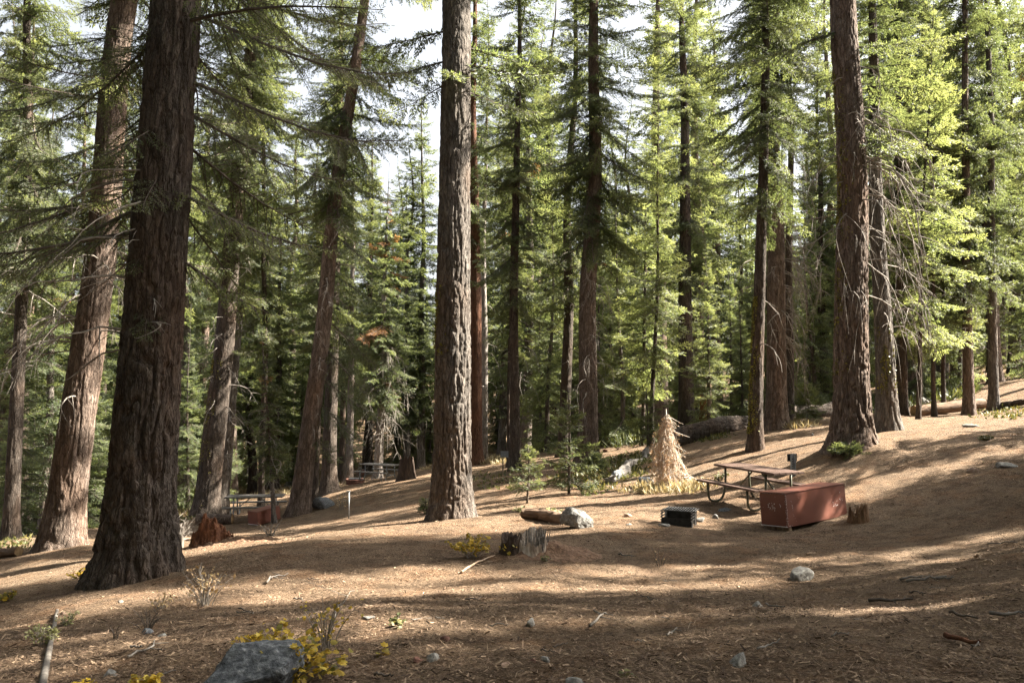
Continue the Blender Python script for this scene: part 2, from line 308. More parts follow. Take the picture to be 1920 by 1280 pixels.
def ground_mat():
    m, nt, N, L = mat('needle_duff'); v = worldco(N)
    a = noise(N, L, v, .55, 5, .6); b = noise(N, L, v, 5., 6, .7); c = noise(N, L, v, 38., 6, .8); d = noise(N, L, v, 1.7, 4, .6)
    r = ramp(N, [(.28, (.060, .038, .024)), (.45, (.140, .095, .062)), (.60, (.255, .182, .125)), (.75, (.46, .36, .265))])
    f = math_(N, L, 'ADD', math_(N, L, 'MULTIPLY', c, .68), math_(N, L, 'ADD', math_(N, L, 'MULTIPLY', b, .22), math_(N, L, 'MULTIPLY', a, .12)))
    L(f, r.inputs[0])
    rf = ramp(N, [(.50, (0, 0, 0)), (.66, (1, 1, 1))]); L(d, rf.inputs[0])
    col = mix(N, L, math_(N, L, 'MULTIPLY', rf.outputs[0], .5), r.outputs[0], (1.1, .86, .68), 'MULTIPLY')
    gf = ramp(N, [(.55, (0, 0, 0)), (.70, (1, 1, 1))]); L(noise(N, L, v, .23, 4, .6), gf.inputs[0])
    col = mix(N, L, math_(N, L, 'MULTIPLY', gf.outputs[0], .4), col, (.20, .165, .12))
    pf = ramp(N, [(.36, (.62, .60, .58)), (.52, (1, 1, 1)), (.68, (1.18, 1.15, 1.1))]); L(noise(N, L, v, 2.6, 6, .72), pf.inputs[0]); col = mix(N, L, 1.0, col, pf.outputs[0], 'MULTIPLY')
    vo = N('ShaderNodeTexVoronoi'); vo.inputs['Scale'].default_value = 26; mp = N('ShaderNodeMapping'); mp.inputs['Scale'].default_value = (1, 1.6, 1); L(v, mp.inputs[0]); L(mp.outputs[0], vo.inputs[0])
    vr = ramp(N, [(0, (.45, .43, .42)), (.5, (.9, .88, .86)), (1, (1.45, 1.4, 1.3))]); L(vo.outputs['Color'], vr.inputs[0]); vcol = vr.outputs[0]
    col = mix(N, L, .55, col, mix(N, L, 1.0, col, vcol, 'MULTIPLY'))
    h = math_(N, L, 'ADD', c, math_(N, L, 'ADD', math_(N, L, 'MULTIPLY', b, 1.2), math_(N, L, 'MULTIPLY', vo.outputs['Distance'], .5)))
    finish(N, L, col, .95, h, .06, 1.0, .1); return m
M['duff'] = ground_mat()
M['litter'] = simple('litter_bits', [(.0, (.024, .016, .011)), (.3, (.105, .066, .042)), (.55, (.23, .158, .105)), (.8, (.33, .235, .155)), (.95, (.42, .36, .30))], 30., 2, .9, .001, .1, tone=.85)

# ------------------------------------------------------------------ the ground
def axis(lo, hi, fine_lo, fine_hi, step, growth):
    a = list(np.arange(fine_lo, fine_hi, step)); s = step; x = a[-1]
    while x < hi: s *= growth; x += s; a.append(x)
    s = step; x = a[0]; b = []
    while x > lo: s *= growth; x -= s; b.append(x)
    return np.array(b[::-1]+a)
def build_ground():
    xs = axis(-620, 620, -6, 8, .085, 1.022); ys = axis(-60, 900, 3, 13, .085, 1.020)
    X, Y = np.meshgrid(xs, ys); Z = ground(X, Y)
    near = sstep(20, 8, np.hypot(X-1, Y-6)); Z = Z+(fbm(X*11, Y*11, 4.4, 2)-.5)*.02*near
    nx, ny = len(xs), len(ys); b = MB(); i = np.arange(ny-1)[:, None]*nx+np.arange(nx-1)[None]
    b.add(np.stack([X, Y, Z], -1).reshape(-1, 3), np.stack([i, i+1, i+1+nx, i+nx], -1).reshape(-1, 4))
    o = obj('ground', (b, [M['duff']], True)); o['kind'] = 'structure'; return o
build_ground()

# ------------------------------------------------------------------ trunks, branches, crowns
def trunk_mesh(name, H, r0, flare, bark, axisdir, depth=.03, k=64, zvis=10., dz=.08, seed=0, wob=.05, taper=1.0, zlow=-.6, fb=.45, bottom_slope=0):
    g = rs(seed); nz = int((zvis-zlow)/dz); z = np.concatenate([np.linspace(zlow, zvis, nz), zvis+(H-zvis)*np.linspace(0, 1, 26)[1:]])
    th = np.arange(k)*2*math.pi/k; Z, T = np.meshgrid(z, th, indexing='ij')
    rad = r0*np.clip(1-Z/H*taper, .02, 1)**.85
    roots = .65+.7*vn(np.cos(T)*1.6+seed, np.sin(T)*1.6, 2.2)
    rad = rad+r0*flare*np.exp(-np.maximum(Z, -.25)/(fb))*roots
    cx, sy = np.cos(T)*r0, np.sin(T)*r0
    wx = (fbm(cx*3, sy*3, Z*1.2+seed, 2)-.5)*.16
    f1 = np.abs(2*vn(cx*9+wx*9+seed*3, sy*9+wx*9, Z*2.0)-1); f2 = np.abs(2*vn(cx*17+seed, sy*17+7, Z*6+wx*9)-1)
    f3 = fbm(cx*38, sy*38, Z*16+seed, 2)
    cr = np.abs(2*vn(cx*7+3, sy*7+seed, Z*9)-1)
    d = .50*sstep(.0, .30, f1)+.22*sstep(0, .35, f2)+.24*f3+.13*sstep(0, .25, cr)-.64
    rad = rad+depth*d*(.5+.8*np.exp(-Z/3))*np.where(Z < zvis+.1, 1, .2)+r0*.07*(fbm(np.cos(T)*1.3+seed, np.sin(T)*1.3, Z*.35, 2)-.5)
    ax = Vector(axisdir).normalized(); sx = ax.x/ax.z; sl = ax.y/ax.z
    px = sx*Z+wob*(vn(Z*.18+seed, 1.5)-.5)*np.clip(Z, 0, 8); py = sl*Z+wob*(vn(Z*.18+seed, 9.5)-.5)*np.clip(Z, 0, 8)
    V = np.stack([px+rad*np.cos(T), py+rad*np.sin(T), Z], -1)
    b = MB(); i = np.arange(len(z)-1)[:, None]*k; j = np.arange(k)[None]; j2 = (j+1) % k
    b.add(V.reshape(-1, 3), np.stack([i+j, i+j2, i+k+j2, i+k+j], -1).reshape(-1, 4))
    return b.mesh(name, [bark], True), (lambda zz: Vector((sx*zz+wob*(float(vn(zz*.18+seed, 1.5))-.5)*min(max(zz, 0), 8), sl*zz+wob*(float(vn(zz*.18+seed, 9.5))-.5)*min(max(zz, 0), 8), zz))), (lambda zz: r0*max(.02, 1-zz/H*taper)**.85+r0*flare*math.exp(-max(zz, -.25)/fb))

def spray(L, g, sp=.11, ts=.095, lt=.20, w=.036, wood=True, flat=.25, hang=.0):
    """one fir branch along +x: wood polylines and needle sprays -> (leaf verts, leaf tone, wood MB)"""
    n = max(5, int(L/sp)); t = (np.arange(n)+g.uniform(-.3, .3, n)+.8)/(n+.4); t = np.clip(np.concatenate([t, t+.3/n]), .05, 1); sd = np.concatenate([np.ones(n), -np.ones(n)])
    dr = g.uniform(.10, .22)+hang
    ax = lambda q: np.stack([L*q, L*.05*np.sin(q*3+dr*9), L*(-dr*q**1.4+dr*.75*q**3)], -1)
    env = np.minimum(1, t/.22+.12)*(1-t)**.75
    keep = g.random(len(t)) > .10; ls = (.40*min(L, 2.6)*env+.09)*g.uniform(.55, 1.15, len(t))
    t, sd, ls = t[keep], sd[keep], ls[keep]; S = ax(t); ang = RAD(52)+g.normal(0, .16, len(t))
    Dv = norm(np.stack([np.cos(ang), sd*np.sin(ang), g.normal(-.12-hang, .16, len(t))], -1))
    m = np.maximum(2, (2*ls/ts).astype(int)); idx = np.repeat(np.arange(len(t)), m); kk = np.concatenate([np.arange(q) for q in m])
    u = (kk+.6)/m[idx]; s2 = np.where(kk % 2 == 0, 1., -1.)
    B = S[idx]+Dv[idx]*(ls[idx]*u)[:, None]-np.array([0, 0, 1.])*(.10*ls[idx]*u**2)[:, None]
    a2 = RAD(46)+g.normal(0, .22, len(idx)); c, s = np.cos(a2), np.sin(a2)*s2*sd[idx]
    d0 = Dv[idx]; T = np.stack([d0[:, 0]*c-d0[:, 1]*s, d0[:, 0]*s+d0[:, 1]*c, d0[:, 2]+g.normal(0, flat, len(idx))], -1)
    T = norm(T); ll = lt*(1-.45*u)*g.uniform(.6, 1.25, len(idx))
    # the tips of the side twigs and the leader
    B = np.concatenate([B, S+Dv*(ls*.82)[:, None], ax(np.linspace(.55, .98, 6))]); T = np.concatenate([T, Dv, np.tile([1., 0, .1], (6, 1))]); ll = np.concatenate([ll, np.full(len(t)+6, lt)])
    nrm = norm(np.stack([g.normal(0, .45, len(B)), g.normal(0, .45, len(B)), np.ones(len(B))], -1)); W = norm(np.cross(T, nrm))*(w*g.uniform(.7, 1.3, len(B)))[:, None]
    E = B+T*ll[:, None]; mid = B+T*(ll*.42)[:, None]+np.array([0, 0, -.01])
    leaf = np.stack([B, mid+W, E, mid-W], 1)
    out = np.linalg.norm(B[:, :2], axis=1)/L
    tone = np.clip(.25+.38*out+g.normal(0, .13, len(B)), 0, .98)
    mb = MB(); q = np.linspace(0, 1, 6); mb.tube(ax(q), (.007+.007*L)*(1-.85*q), 4, 0, cap=False)
    if wood:
        for i in range(len(t)):
            if ls[i] > .22: mb.tube(np.stack([S[i], S[i]+Dv[i]*ls[i]*.5-[0, 0, .02*ls[i]], S[i]+Dv[i]*ls[i]-[0, 0, .1*ls[i]]]), [.006+.004*ls[i], .005, .002], 3, 0, cap=False)
    return leaf, tone, mb
_SP = {}
def spray_lib(key, lens, seed, n=3, **kw):
    if key not in _SP:
        g = rs(seed); _SP[key] = {L: [spray(L, g, **kw) for _ in range(n)] for L in lens}
    return _SP[key]
def rotz(a): c, s = math.cos(a), math.sin(a); return np.array([[c, -s, 0], [s, c, 0], [0, 0, 1.]])
def roty(a): c, s = math.cos(a), math.sin(a); return np.array([[c, 0, s], [0, 1, 0], [-s, 0, c]])
def rotx(a): c, s = math.cos(a), math.sin(a); return np.array([[1, 0, 0], [0, c, -s], [0, s, c]])
def place_spray(b, lib, L, g, O, az, pitch, brown=False):
    key = min(lib, key=lambda q: abs(math.log(q/L))); leaf, tone, mb = lib[key][g.integers(len(lib[key]))]; sc = L/key
    Rm = rotz(az)@roty(-pitch)@rotx(g.normal(0, .42)); V = (leaf.reshape(-1, 3)*sc)@Rm.T+O; n = len(leaf)
    tn = np.repeat(tone+g.normal(0, .06), 4) if not brown else np.full(n*4, 1.6)
    if not brown: tn = np.clip(tn, 0, .98)
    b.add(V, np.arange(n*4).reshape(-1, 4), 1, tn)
    for v, f in zip(mb.v, [0]): pass
    W = np.concatenate(mb.v)*sc@Rm.T+O; off = b.n; b.add(W, np.concatenate(mb.f), 0)
def crown_mesh(name, Hc, Rmax, seed, lib, dz=.42, per=4.3, top=.75, low=.75, brown=.0, gap=.15, shape=.8, pup=.35, pdn=-.35, r0=.0, needle='needle', skip=None):
    g = rs(seed); b = MB(); z = 0.; a0 = g.uniform(0, 6)
    while z < Hc-.15:
        h = z/Hc; Lm = Rmax*((1-h)**shape)*(low+(1-low)*min(1, h/.18)); n = max(2, int(per*g.uniform(.7, 1.25)*(1 if h < .85 else .8)))
        for i in range(n):
            if g.random() < gap: continue
            az = a0+i*2*math.pi/n+g.normal(0, .25); L = max(.18, Lm*g.uniform(.55, 1.12))
            if skip and math.cos(az-skip[0]) > skip[1] and z < skip[2]: continue
            p = pdn+(pup-pdn)*h**.8+g.normal(0, .24)
            place_spray(b, lib, L, g, np.array([0, 0, z+g.uniform(-.5, .5)*dz]), az, p, g.random() < brown)
        a0 += 2.4; z += dz*g.uniform(.7, 1.3)*(1-.35*h)
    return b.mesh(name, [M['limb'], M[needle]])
def dead_mesh(name, n, z0, z1, l0, l1, seed, rad=.3, azc=None, azw=math.pi, twigs=4, droop=.8, thick=1.0, path=None, matl='dead_wood', split=False):
    g = rs(seed); b = MB(); out = []
    for i in range(n):
        if split: b = MB(); out.append(b)
        z = g.uniform(z0, z1); az = g.uniform(0, 6.283) if azc is None else azc+g.uniform(-azw, azw); L = g.uniform(l0, l1)
        q = np.linspace(0, 1, 8); dv = np.array([math.cos(az), math.sin(az), 0]); o = np.array(path(z)) if path else np.array([0, 0, z])
        rr = rad(z) if callable(rad) else rad; bend = g.normal(0, .22); sdv = np.array([-dv[1], dv[0], 0])
        up = g.uniform(-.25, .25); P = o+dv*rr*.7+np.outer(L*q, dv)*(1-.35*q[:, None]*droop)+np.outer(L*(up*q-droop*g.uniform(.4, 1.1)*q**2.0), [0, 0, 1.])+np.outer(L*bend*np.sin(q*3), sdv)
        P += np.cumsum(g.normal(0, .018*L, (8, 3)), 0)
        r0 = thick*(.008+.006*L); b.tube(P, r0*(1-.82*q), 5, 0, cap=False)
        for j in range(int(twigs*g.uniform(.5, 1.5))):
            u = g.uniform(.25, .95); s = P[int(u*7)]; l = L*g.uniform(.18, .45)*(1.2-u*.5); dd = norm(dv*g.uniform(.0, .9)+sdv*g.normal(0, .7)+np.array([0, 0, g.uniform(-1.2, .1)*droop]))
            qq = np.linspace(0, 1, 5); PP = s+np.outer(l*qq, dd)+np.outer(-l*.25*droop*qq**2, [0, 0, 1])+np.cumsum(g.normal(0, .02*l, (5, 3)), 0)*qq[:, None]
            b.tube(PP, r0*.5*(1-.8*qq), 4, 0, cap=False)
    if split: return [q.mesh(name, [M[matl]]) for q in out]
    return b.mesh(name, [M[matl]])
def moss_mesh(n, z0, z1, azc, azw, seed, path, rad):
    g = rs(seed); b = MB(); V = []
    k = 0
    while k < n:
        z = g.uniform(z0, z1); az = azc+g.normal(0, azw)
        if vn(z*2.2+seed, az*3, 1.) < .48: continue
        k += 1; p = np.array(path(z))+np.array([math.cos(az), math.sin(az), 0])*(rad(z)*1.0+g.uniform(-.005, .025))
        d = norm(g.normal(0, 1, 3)); e = norm(np.cross(d, g.normal(0, 1, 3))); s = g.uniform(.015, .04)
        V.append([p+d*s, p+e*s*.7, p-d*s, p-e*s*.7])
    b.add(np.array(V).reshape(-1, 3), np.arange(n*4).reshape(-1, 4), 0, np.repeat(g.random(n), 4)); return b.mesh('lichen', [M['lichen']])

LIB_BIG = spray_lib('big', (1.0, 1.8, 3.0, 4.4), 11, sp=.085, ts=.048, lt=.145, w=.0145, flat=.5, hang=.14)
LIB_FAR = spray_lib('far', (1.0, 1.8, 3.0), 12, sp=.13, ts=.085, lt=.23, w=.027, wood=False, flat=.5, hang=.14)
LIB_FINE = spray_lib('fine', (.35, .7, 1.2, 2.0), 13, sp=.055, ts=.038, lt=.09, w=.0105, flat=.12)
LIB_MID = spray_lib('mid', (.6, 1.2, 2.0, 3.0), 14, sp=.075, ts=.045, lt=.12, w=.011, flat=.35, hang=.04)
CR = {}
CR['tall'] = [crown_mesh('crown', 21, 3.6, 100+i, LIB_BIG, dz=.5, per=4.6, gap=.3, shape=.7, pdn=-.55, brown=.004*i) for i in range(3)]
CR['slim'] = [crown_mesh('crown', 19, 2.3, 120+i, LIB_BIG, dz=.44, per=4.6, gap=.26, shape=.6, brown=.01*i, pdn=-.45) for i in range(2)]
CR['young'] = [crown_mesh('crown', 9, 1.75, 140+i, LIB_MID, dz=.30, per=5, gap=.12, shape=.85, pdn=-.25, pup=.45, needle='needle_young_lit') for i in range(2)]
CR['far'] = [crown_mesh('crown', 24, 3.2, 150+i, LIB_FAR, dz=.5, per=5, gap=.15, shape=.65, brown=.003) for i in range(3)]
LIB_NEAR = spray_lib('near', (1.2, 2.2, 3.4), 15, sp=.07, ts=.034, lt=.085, w=.0062, flat=.45, hang=.14)
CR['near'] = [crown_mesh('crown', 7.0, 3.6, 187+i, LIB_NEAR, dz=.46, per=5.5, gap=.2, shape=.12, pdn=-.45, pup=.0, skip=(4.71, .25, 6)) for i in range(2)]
CR['shaggy'] = [crown_mesh('crown', 12, 2.2, 160, LIB_MID, dz=.42, per=4, gap=.3, shape=.45, brown=.05, pdn=-.6, pup=.1)]

def crown_top(me):
    z = np.empty(len(me.vertices)*3, np.float32); me.vertices.foreach_get('co', z); return float(z[2::3].max())
# each conifer: picture base, the picture x of its trunk at the top edge, depth, trunk width in picture pixels at mid height, height
def conifer(name, label, base, topx, D, wpx, H, bark, crown=None, z0=6., csc=1.0, crot=0., group=None, flare=.45, depth=.03, k=64, dz=.08, dead=None, moss=None, seed=1, topy=0, extra=None, fb=.45, cat='tree', crown_xy=None, taper=1.0):
    P0 = onray(base[0], base[1], D); P0[2] = float(ground(P0[0], P0[1])); P1 = onray(topx, topy, D); ax = P1-P0
    t = thing(name, label, cat, P0, group=group); r0 = wpx/F*D/2*1.0
    zv = max(3., min(H*.9, P1[2]-P0[2]+.8))
    if crown is not None and crown not in CR['near']: H = min(H, z0+crown_top(crown)*(csc if np.isscalar(csc) else csc[2])+.3)
    me, path, rad = trunk_mesh('trunk', H, r0, flare, M[bark], ax, depth, k, zv, dz, seed, taper=taper, fb=fb)
    obj('trunk', me, t)
    if crown is not None:
        tilt = Vector(ax).normalized(); q = Vector((0, 0, 1)).rotation_difference(tilt).to_matrix().to_euler()
        c = obj('crown', crown, t, path(z0)); c.rotation_mode = 'QUATERNION'
        c.rotation_quaternion = Vector((0, 0, 1)).rotation_difference(tilt) @ Quaternion((0, 0, 1), crot); c.scale = (csc,)*3 if np.isscalar(csc) else csc
    if dead:
        for kw in (dead if isinstance(dead, list) else [dead]):
            if D <= 24:
                for me in dead_mesh('dead_branch', path=path, rad=rad, split=True, **kw): obj('dead_branch', me, t)
            else: obj('dead_branches', dead_mesh('dead_branches', path=path, rad=rad, **kw), t)['kind'] = 'stuff'
    if moss: obj('lichen', moss_mesh(path=path, rad=rad, **moss), t)['kind'] = 'stuff'
    if extra: extra(t, path, rad)
    return t
def limb(t, path, rad, z, az, L, pitch, seed, lib=None, name='branch', brown=False):
    b = MB(); g = rs(seed); place_spray(b, lib or LIB_BIG, L, g, np.array([0, 0, 0.]), az, pitch, brown); d = Vector((math.cos(az), math.sin(az), 0))
    return obj(name, b.mesh(name, [M['limb'], M['needle']]), t, path(z)+d*rad(z)*.6)

conifer('old_pine', 'massive dark furrowed pine trunk, widest of all, rising beside the rotten red stump', (255,1088), 336, 10.5, 116, 27, 'bark_dark', CR['near'][0], 5.0, 1.0, 0., flare=.5, depth=.085, k=230, dz=.022, seed=3, fb=.5,
    dead=[dict(n=9, z0=2.2, z1=5.5, l0=.8, l1=2.0, seed=5, twigs=3, droop=.5, azc=3.6, azw=1.0), dict(n=4, z0=3.0, z1=5.5, l0=.5, l1=1.0, seed=6, twigs=2, azc=4.6, azw=.6)],
    extra=lambda t, p, r: [obj('crown_top', CR['tall'][0], t, p(10), scale=(1, 1, .78))]+[limb(t, p, r, z, a, L, q, 300+i, LIB_NEAR) for i, (z, a, L, q) in enumerate([(4.5, 3.5, 2.6, -.1), (4.9, 2.9, 3.2, -.2), (4.2, .1, 1.6, -.5), (3.6, 5.0, .7, -.9), (4.4, 4.5, .6, -1.0), (5.3, 4.9, .9, -.8), (5.9, 4.4, 1.1, -.6)])])
conifer('old_fir', 'broad sunlit trunk with brown plated bark standing behind the massive dark pine', (113,1037), 250, 17, 64, 34, 'bark_warm', CR['near'][1], 6.6, 1.0, .7, flare=.5, depth=.055, k=150, dz=.035, seed=8,
    extra=lambda t, p, r: [obj('crown_top', CR['tall'][1], t, p(13))],
    dead=[dict(n=16, z0=3.0, z1=7.5, l0=1.2, l1=2.6, seed=15, twigs=6, droop=.9), dict(n=9, z0=4.2, z1=5.4, l0=1.2, l1=2.0, seed=16, twigs=6, droop=.8, azc=3.6, azw=.8)])
conifer('mossy_fir', 'thick leaning trunk with green mossy bark behind the weathered grey table', (385,965), 480, 31, 44, 36, 'bark_dark', CR['tall'][2], 10.5, 1.0, .3, k=96, dz=.07, depth=.045, seed=11, moss=dict(n=1400, z0=.2, z1=6, azc=3.6, azw=.7, seed=4), dead=dict(n=18, z0=3, z1=10, l0=.8, l1=2., seed=25))
conifer('leaning_fir', 'dim leaning trunk close behind the thick mossy leaning trunk', (413,938), 497, 36, 26, 33, 'bark_grey', CR['slim'][0], 9.5, 1.0, 1.3, seed=12, dead=dict(n=22, z0=3, z1=9, l0=.8, l1=1.8, seed=26))
conifer('edge_fir', 'dark trunk at the frame edge beyond the sunny slope, with pale crooked dead limbs', (20,1012), 62, 24, 26, 30, 'bark_dark', CR['tall'][0], 8., .9, 4.2, seed=13, dead=dict(n=10, z0=5, z1=9, l0=1.2, l1=2.6, seed=27, twigs=6))
conifer('reddish_fir', 'tall reddish brown leaning trunk between the weathered grey table and the flat boulder', (560,960), 684, 28, 35, 36, 'bark_warm', CR['tall'][1], 11.0, 1.0, 2.9, k=96, dz=.07, depth=.04, seed=14, dead=dict(n=16, z0=3, z1=11, l0=.8, l1=2.0, seed=28, azc=-.4, azw=1.4),
    extra=lambda t, p, r: [limb(t, p, r, z, a, L, q, 320+i, LIB_MID) for i, (z, a, L, q) in enumerate([(2.6, -.5, 1.4, -.5), (3.8, -.2, 2.2, -.6), (4.6, .2, 2.4, -.5), (5.6, -.4, 2.6, -.6), (6.6, .5, 2.4, -.6), (5.2, 2.9, 1.2, -.4), (8.4, 0, 2.6, -.5), (9.0, 2.6, 1.8, -.4), (9.7, -.6, 2.6, -.5)])])
conifer('thin_fir', 'thin dark straight trunk right beside the reddish leaning trunk', (590,932), 640, 33, 11, 24, 'bark_dark', CR['slim'][1], 6.5, .8, .3, seed=15)
conifer('curved_fir', 'dark trunk with a spreading root flare behind the flat boulder', (617,922), 640, 36, 27, 32, 'bark_dark', CR['slim'][0], 7.5, 1.05, 2.1, seed=16, flare=.7)
conifer('centre_pine', 'straight grey furrowed pine trunk with bright sunlit flank, in the middle of the clearing', (847,978), 850, 16, 69, 40, 'bark_grey', CR['tall'][2], 12.5, 1.1, 1.2, flare=.42, depth=.075, k=200, dz=.026, seed=17, moss=dict(n=500, z0=3.2, z1=4.6, azc=3.5, azw=.35, seed=6), taper=.95,
    extra=lambda t, p, r: [limb(t, p, r, z, a, L, q, 340+i) for i, (z, a, L, q) in enumerate([(8.7, 2.9, 1.5, -.25), (9.2, 3.4, 1.8, -.2), (8.6, .2, 1.7, -.1), (9.1, -.4, 2.1, -.15), (9.6, .6, 2.2, .05), (8.9, -1.5, 1.0, -.3), (9.9, 3.0, 1.9, -.1)])])
conifer('rusty_fir', 'rust red trunk directly behind the straight grey pine', (891,868), 890, 38, 26, 34, 'bark_red', CR['slim'][0], 10.0, 1.0, 4.0, seed=18)
conifer('pale_snag', 'slim pale sunlit trunk behind the rust red one', (907,862), 913, 42, 14, 26, 'bark_pale', CR['slim'][1], 14, .6, 1., seed=19, dead=dict(n=24, z0=3, z1=14, l0=.6, l1=1.5, seed=29))
conifer('pole_fir', 'straight dark pole-like trunk beside the two small fir saplings', (965,881), 969, 30, 20, 30, 'bark_dark', CR['slim'][1], 6.0, 1.0, 2.5, seed=20, dead=dict(n=14, z0=3, z1=9, l0=.6, l1=1.4, seed=30))
conifer('twig_fir', 'very thin dark stem touching the straight pole-like trunk', (954,884), 958, 32, 8, 20, 'bark_dark', CR['slim'][0], 5.0, .7, 5.5, seed=21)
conifer('dark_fir', 'nearly black trunk behind the taller of the two fir saplings', (1057,862), 1076, 35, 22, 33, 'bark_dark', CR['slim'][0], 6.5, 1.05, .9, seed=22, dead=dict(n=14, z0=2.5, z1=9, l0=.6, l1=1.6, seed=31))
conifer('stout_fir', 'stout brown trunk hung with bare twigs just behind the taller fir sapling', (1101,866), 1112, 30, 38, 37, 'bark_warm', CR['tall'][0], 8.0, .95, 5.1, k=96, dz=.07, depth=.05, seed=23, dead=[dict(n=22, z0=2.5, z1=8.5, l0=.7, l1=1.6, seed=32, azc=-1.2, azw=1.2, twigs=5, droop=1.2)])
conifer('lit_young_fir', 'slim young fir with bright yellow green foliage behind the dry brown fir', (1221,812), 1232, 32, 9, 16, 'bark_dark', CR['young'][0], 3.2, (1.25, 1.25, 1.35), .4, seed=24, topy=300)
conifer('twin_young_fir', 'young fir stem with soft green foliage close beside the bright slim fir', (1204,816), 1212, 34, 8, 14, 'bark_dark', CR['young'][1], 2.6, (1.2, 1.2, 1.2), 2.4, seed=25, topy=300)
conifer('shadow_fir', 'broad dark trunk rising behind the big fallen log', (1287,792), 1278, 41, 30, 36, 'bark_dark', CR['tall'][1], 8.0, 1.0, 3.9, seed=26)
conifer('mossy_leaner', 'slender dark trunk with yellow lichen and a curved foot, nearest the picnic table', (1416,842), 1433, 24, 25, 30, 'bark_dark', CR['tall'][2], 7.5, .8, 3.3, k=80, dz=.06, seed=27, moss=dict(n=1600, z0=.5, z1=4.6, azc=3.3, azw=.6, seed=7), dead=dict(n=10, z0=3, z1=9, l0=.8, l1=1.6, seed=33))
conifer('twin_fir', 'thick grey brown trunk behind the slender lichen trunk, draped with pale dead twigs', (1456,797), 1446, 29, 37, 38, 'bark_warm', CR['tall'][0], 10.5, 1., 1.8, k=110, dz=.06, depth=.06, seed=28, dead=[dict(n=40, z0=2.5, z1=9.0, l0=.8, l1=1.9, seed=34, azc=-.5, azw=1.0, twigs=8, droop=1.5)])
conifer('straight_fir', 'dark straight trunk tight against the thick twig-draped trunk', (1481,790), 1478, 31, 15, 34, 'bark_dark', CR['slim'][1], 12.0, 1.0, 2.2, seed=29, dead=[dict(n=34, z0=4, z1=11, l0=.8, l1=2.2, seed=35, azc=0., azw=1.2, twigs=8, droop=1.5)])
conifer('old_red_pine', 'large reddish furrowed pine trunk upslope of the picnic table', (1598,846), 1590, 19, 63, 38, 'bark_warm', CR['tall'][1], 13.5, (.72, .72, .95), .2, flare=.5, depth=.08, k=190, dz=.03, seed=30, moss=dict(n=1300, z0=1.5, z1=9, azc=3.4, azw=.35, seed=8),
    dead=[dict(n=20, z0=3.5, z1=8.5, l0=1.2, l1=2.8, seed=36, azc=-.2, azw=.9, twigs=6, droop=1.3), dict(n=14, z0=2.5, z1=9.5, l0=.6, l1=1.6, seed=37, azc=-1.7, azw=.7, twigs=3, droop=1.7), dict(n=10, z0=3.5, z1=7.5, l0=.8, l1=1.8, seed=38, azc=3.2, azw=.5, twigs=4, droop=1.)],
    extra=lambda t, p, r: [limb(t, p, r, z, a, L, q, 360+i) for i, (z, a, L, q) in enumerate([(10.0, 3.3, 3.8, -.2), (7.4, -.4, 1.7, -.25), (7.9, .2, 1.9, -.2), (7.2, -1.0, 1.3, -.3), (8.8, .1, 2.3, -.05), (9.6, -.5, 2.4, .0)])])
conifer('shaded_pine', 'dark lichen spotted trunk just behind the large reddish pine', (1664,806), 1636, 23, 36, 22, 'bark_grey', CR['slim'][0], 8.0, (.75, .75, .5), 5.6, k=100, dz=.06, depth=.05, seed=31, flare=.6, moss=dict(n=500, z0=1, z1=3, azc=4.4, azw=.6, seed=9),
    dead=[dict(n=26, z0=2.5, z1=8, l0=.8, l1=2.2, seed=39, azc=-.6, azw=1.5, twigs=7, droop=1.4)])
conifer('slope_fir', 'straight brown trunk at the end of the pale log up the slope', (1818,780), 1805, 30, 19, 30, 'bark_warm', CR['slim'][0], 4.2, (.9, .9, 1.15), .6, seed=32, dead=dict(n=12, z0=2, z1=5, l0=.6, l1=1.5, seed=40))
conifer('slope_pine', 'straight grey trunk just past the end of the pale log up the slope', (1864,778), 1849, 30.5, 17, 30, 'bark_grey', CR['slim'][1], 4.6, (.9, .9, 1.15), 2.7, seed=33, dead=dict(n=12, z0=2, z1=5, l0=.6, l1=1.5, seed=41))
for i, (lab, bx, by, tx, D, w, c) in enumerate([
    ('thick black shaded trunk behind the lichen spotted trunk', 1692, 776, 1690, 31, 18, 'slim'), ('small leaning dark trunk at the start of the pale log', 1722, 778, 1752, 27, 8, 'young'),
    ('thin dark straight stem rising from rocks behind the pale log', 1751, 752, 1750, 30, 8, 'young'), ('thin dark stem above the mossy rocks behind the pale log', 1768, 745, 1768, 31, 8, 'young'),
    ('pale trunk with peeling sunlit bark behind the far red bin', 655, 884, 662, 52, 15, 'slim'), ('grey trunk beside the peeling pale one in the far clearing', 640, 882, 655, 54, 12, 'slim'),
    ('dark straight trunk behind the shaggy grey little fir', 490, 932, 497, 32, 12, 'slim')]):
    conifer('slope_tree' if i < 4 else 'clearing_tree', lab, (bx, by), tx, D, w, 16 if c == 'young' else 27, 'bark_pale' if i == 4 else 'bark_dark', CR[c][i % 2], 3.2 if c == 'young' else 6.5, 1.0 if c == 'slim' else 1.35, i*1.3, seed=40+i, k=40, dz=.15)
conifer('dying_fir', 'sunlit half-dead fir with bare grey lower twigs and brown patches beside the far table', (708,880), 733, 47, 17, 27, 'bark_pale', crown_mesh('crown', 13, 3.0, 171, LIB_BIG, dz=.36, per=5.5, gap=.08, brown=.08, pdn=-.5, shape=.7, needle='needle_young_lit'), 5.0, 1.0, .5, seed=50, k=48, dz=.12, dead=dict(n=60, z0=2.5, z1=8, l0=1., l1=2.6, seed=42, twigs=9, droop=1.3), topy=330)
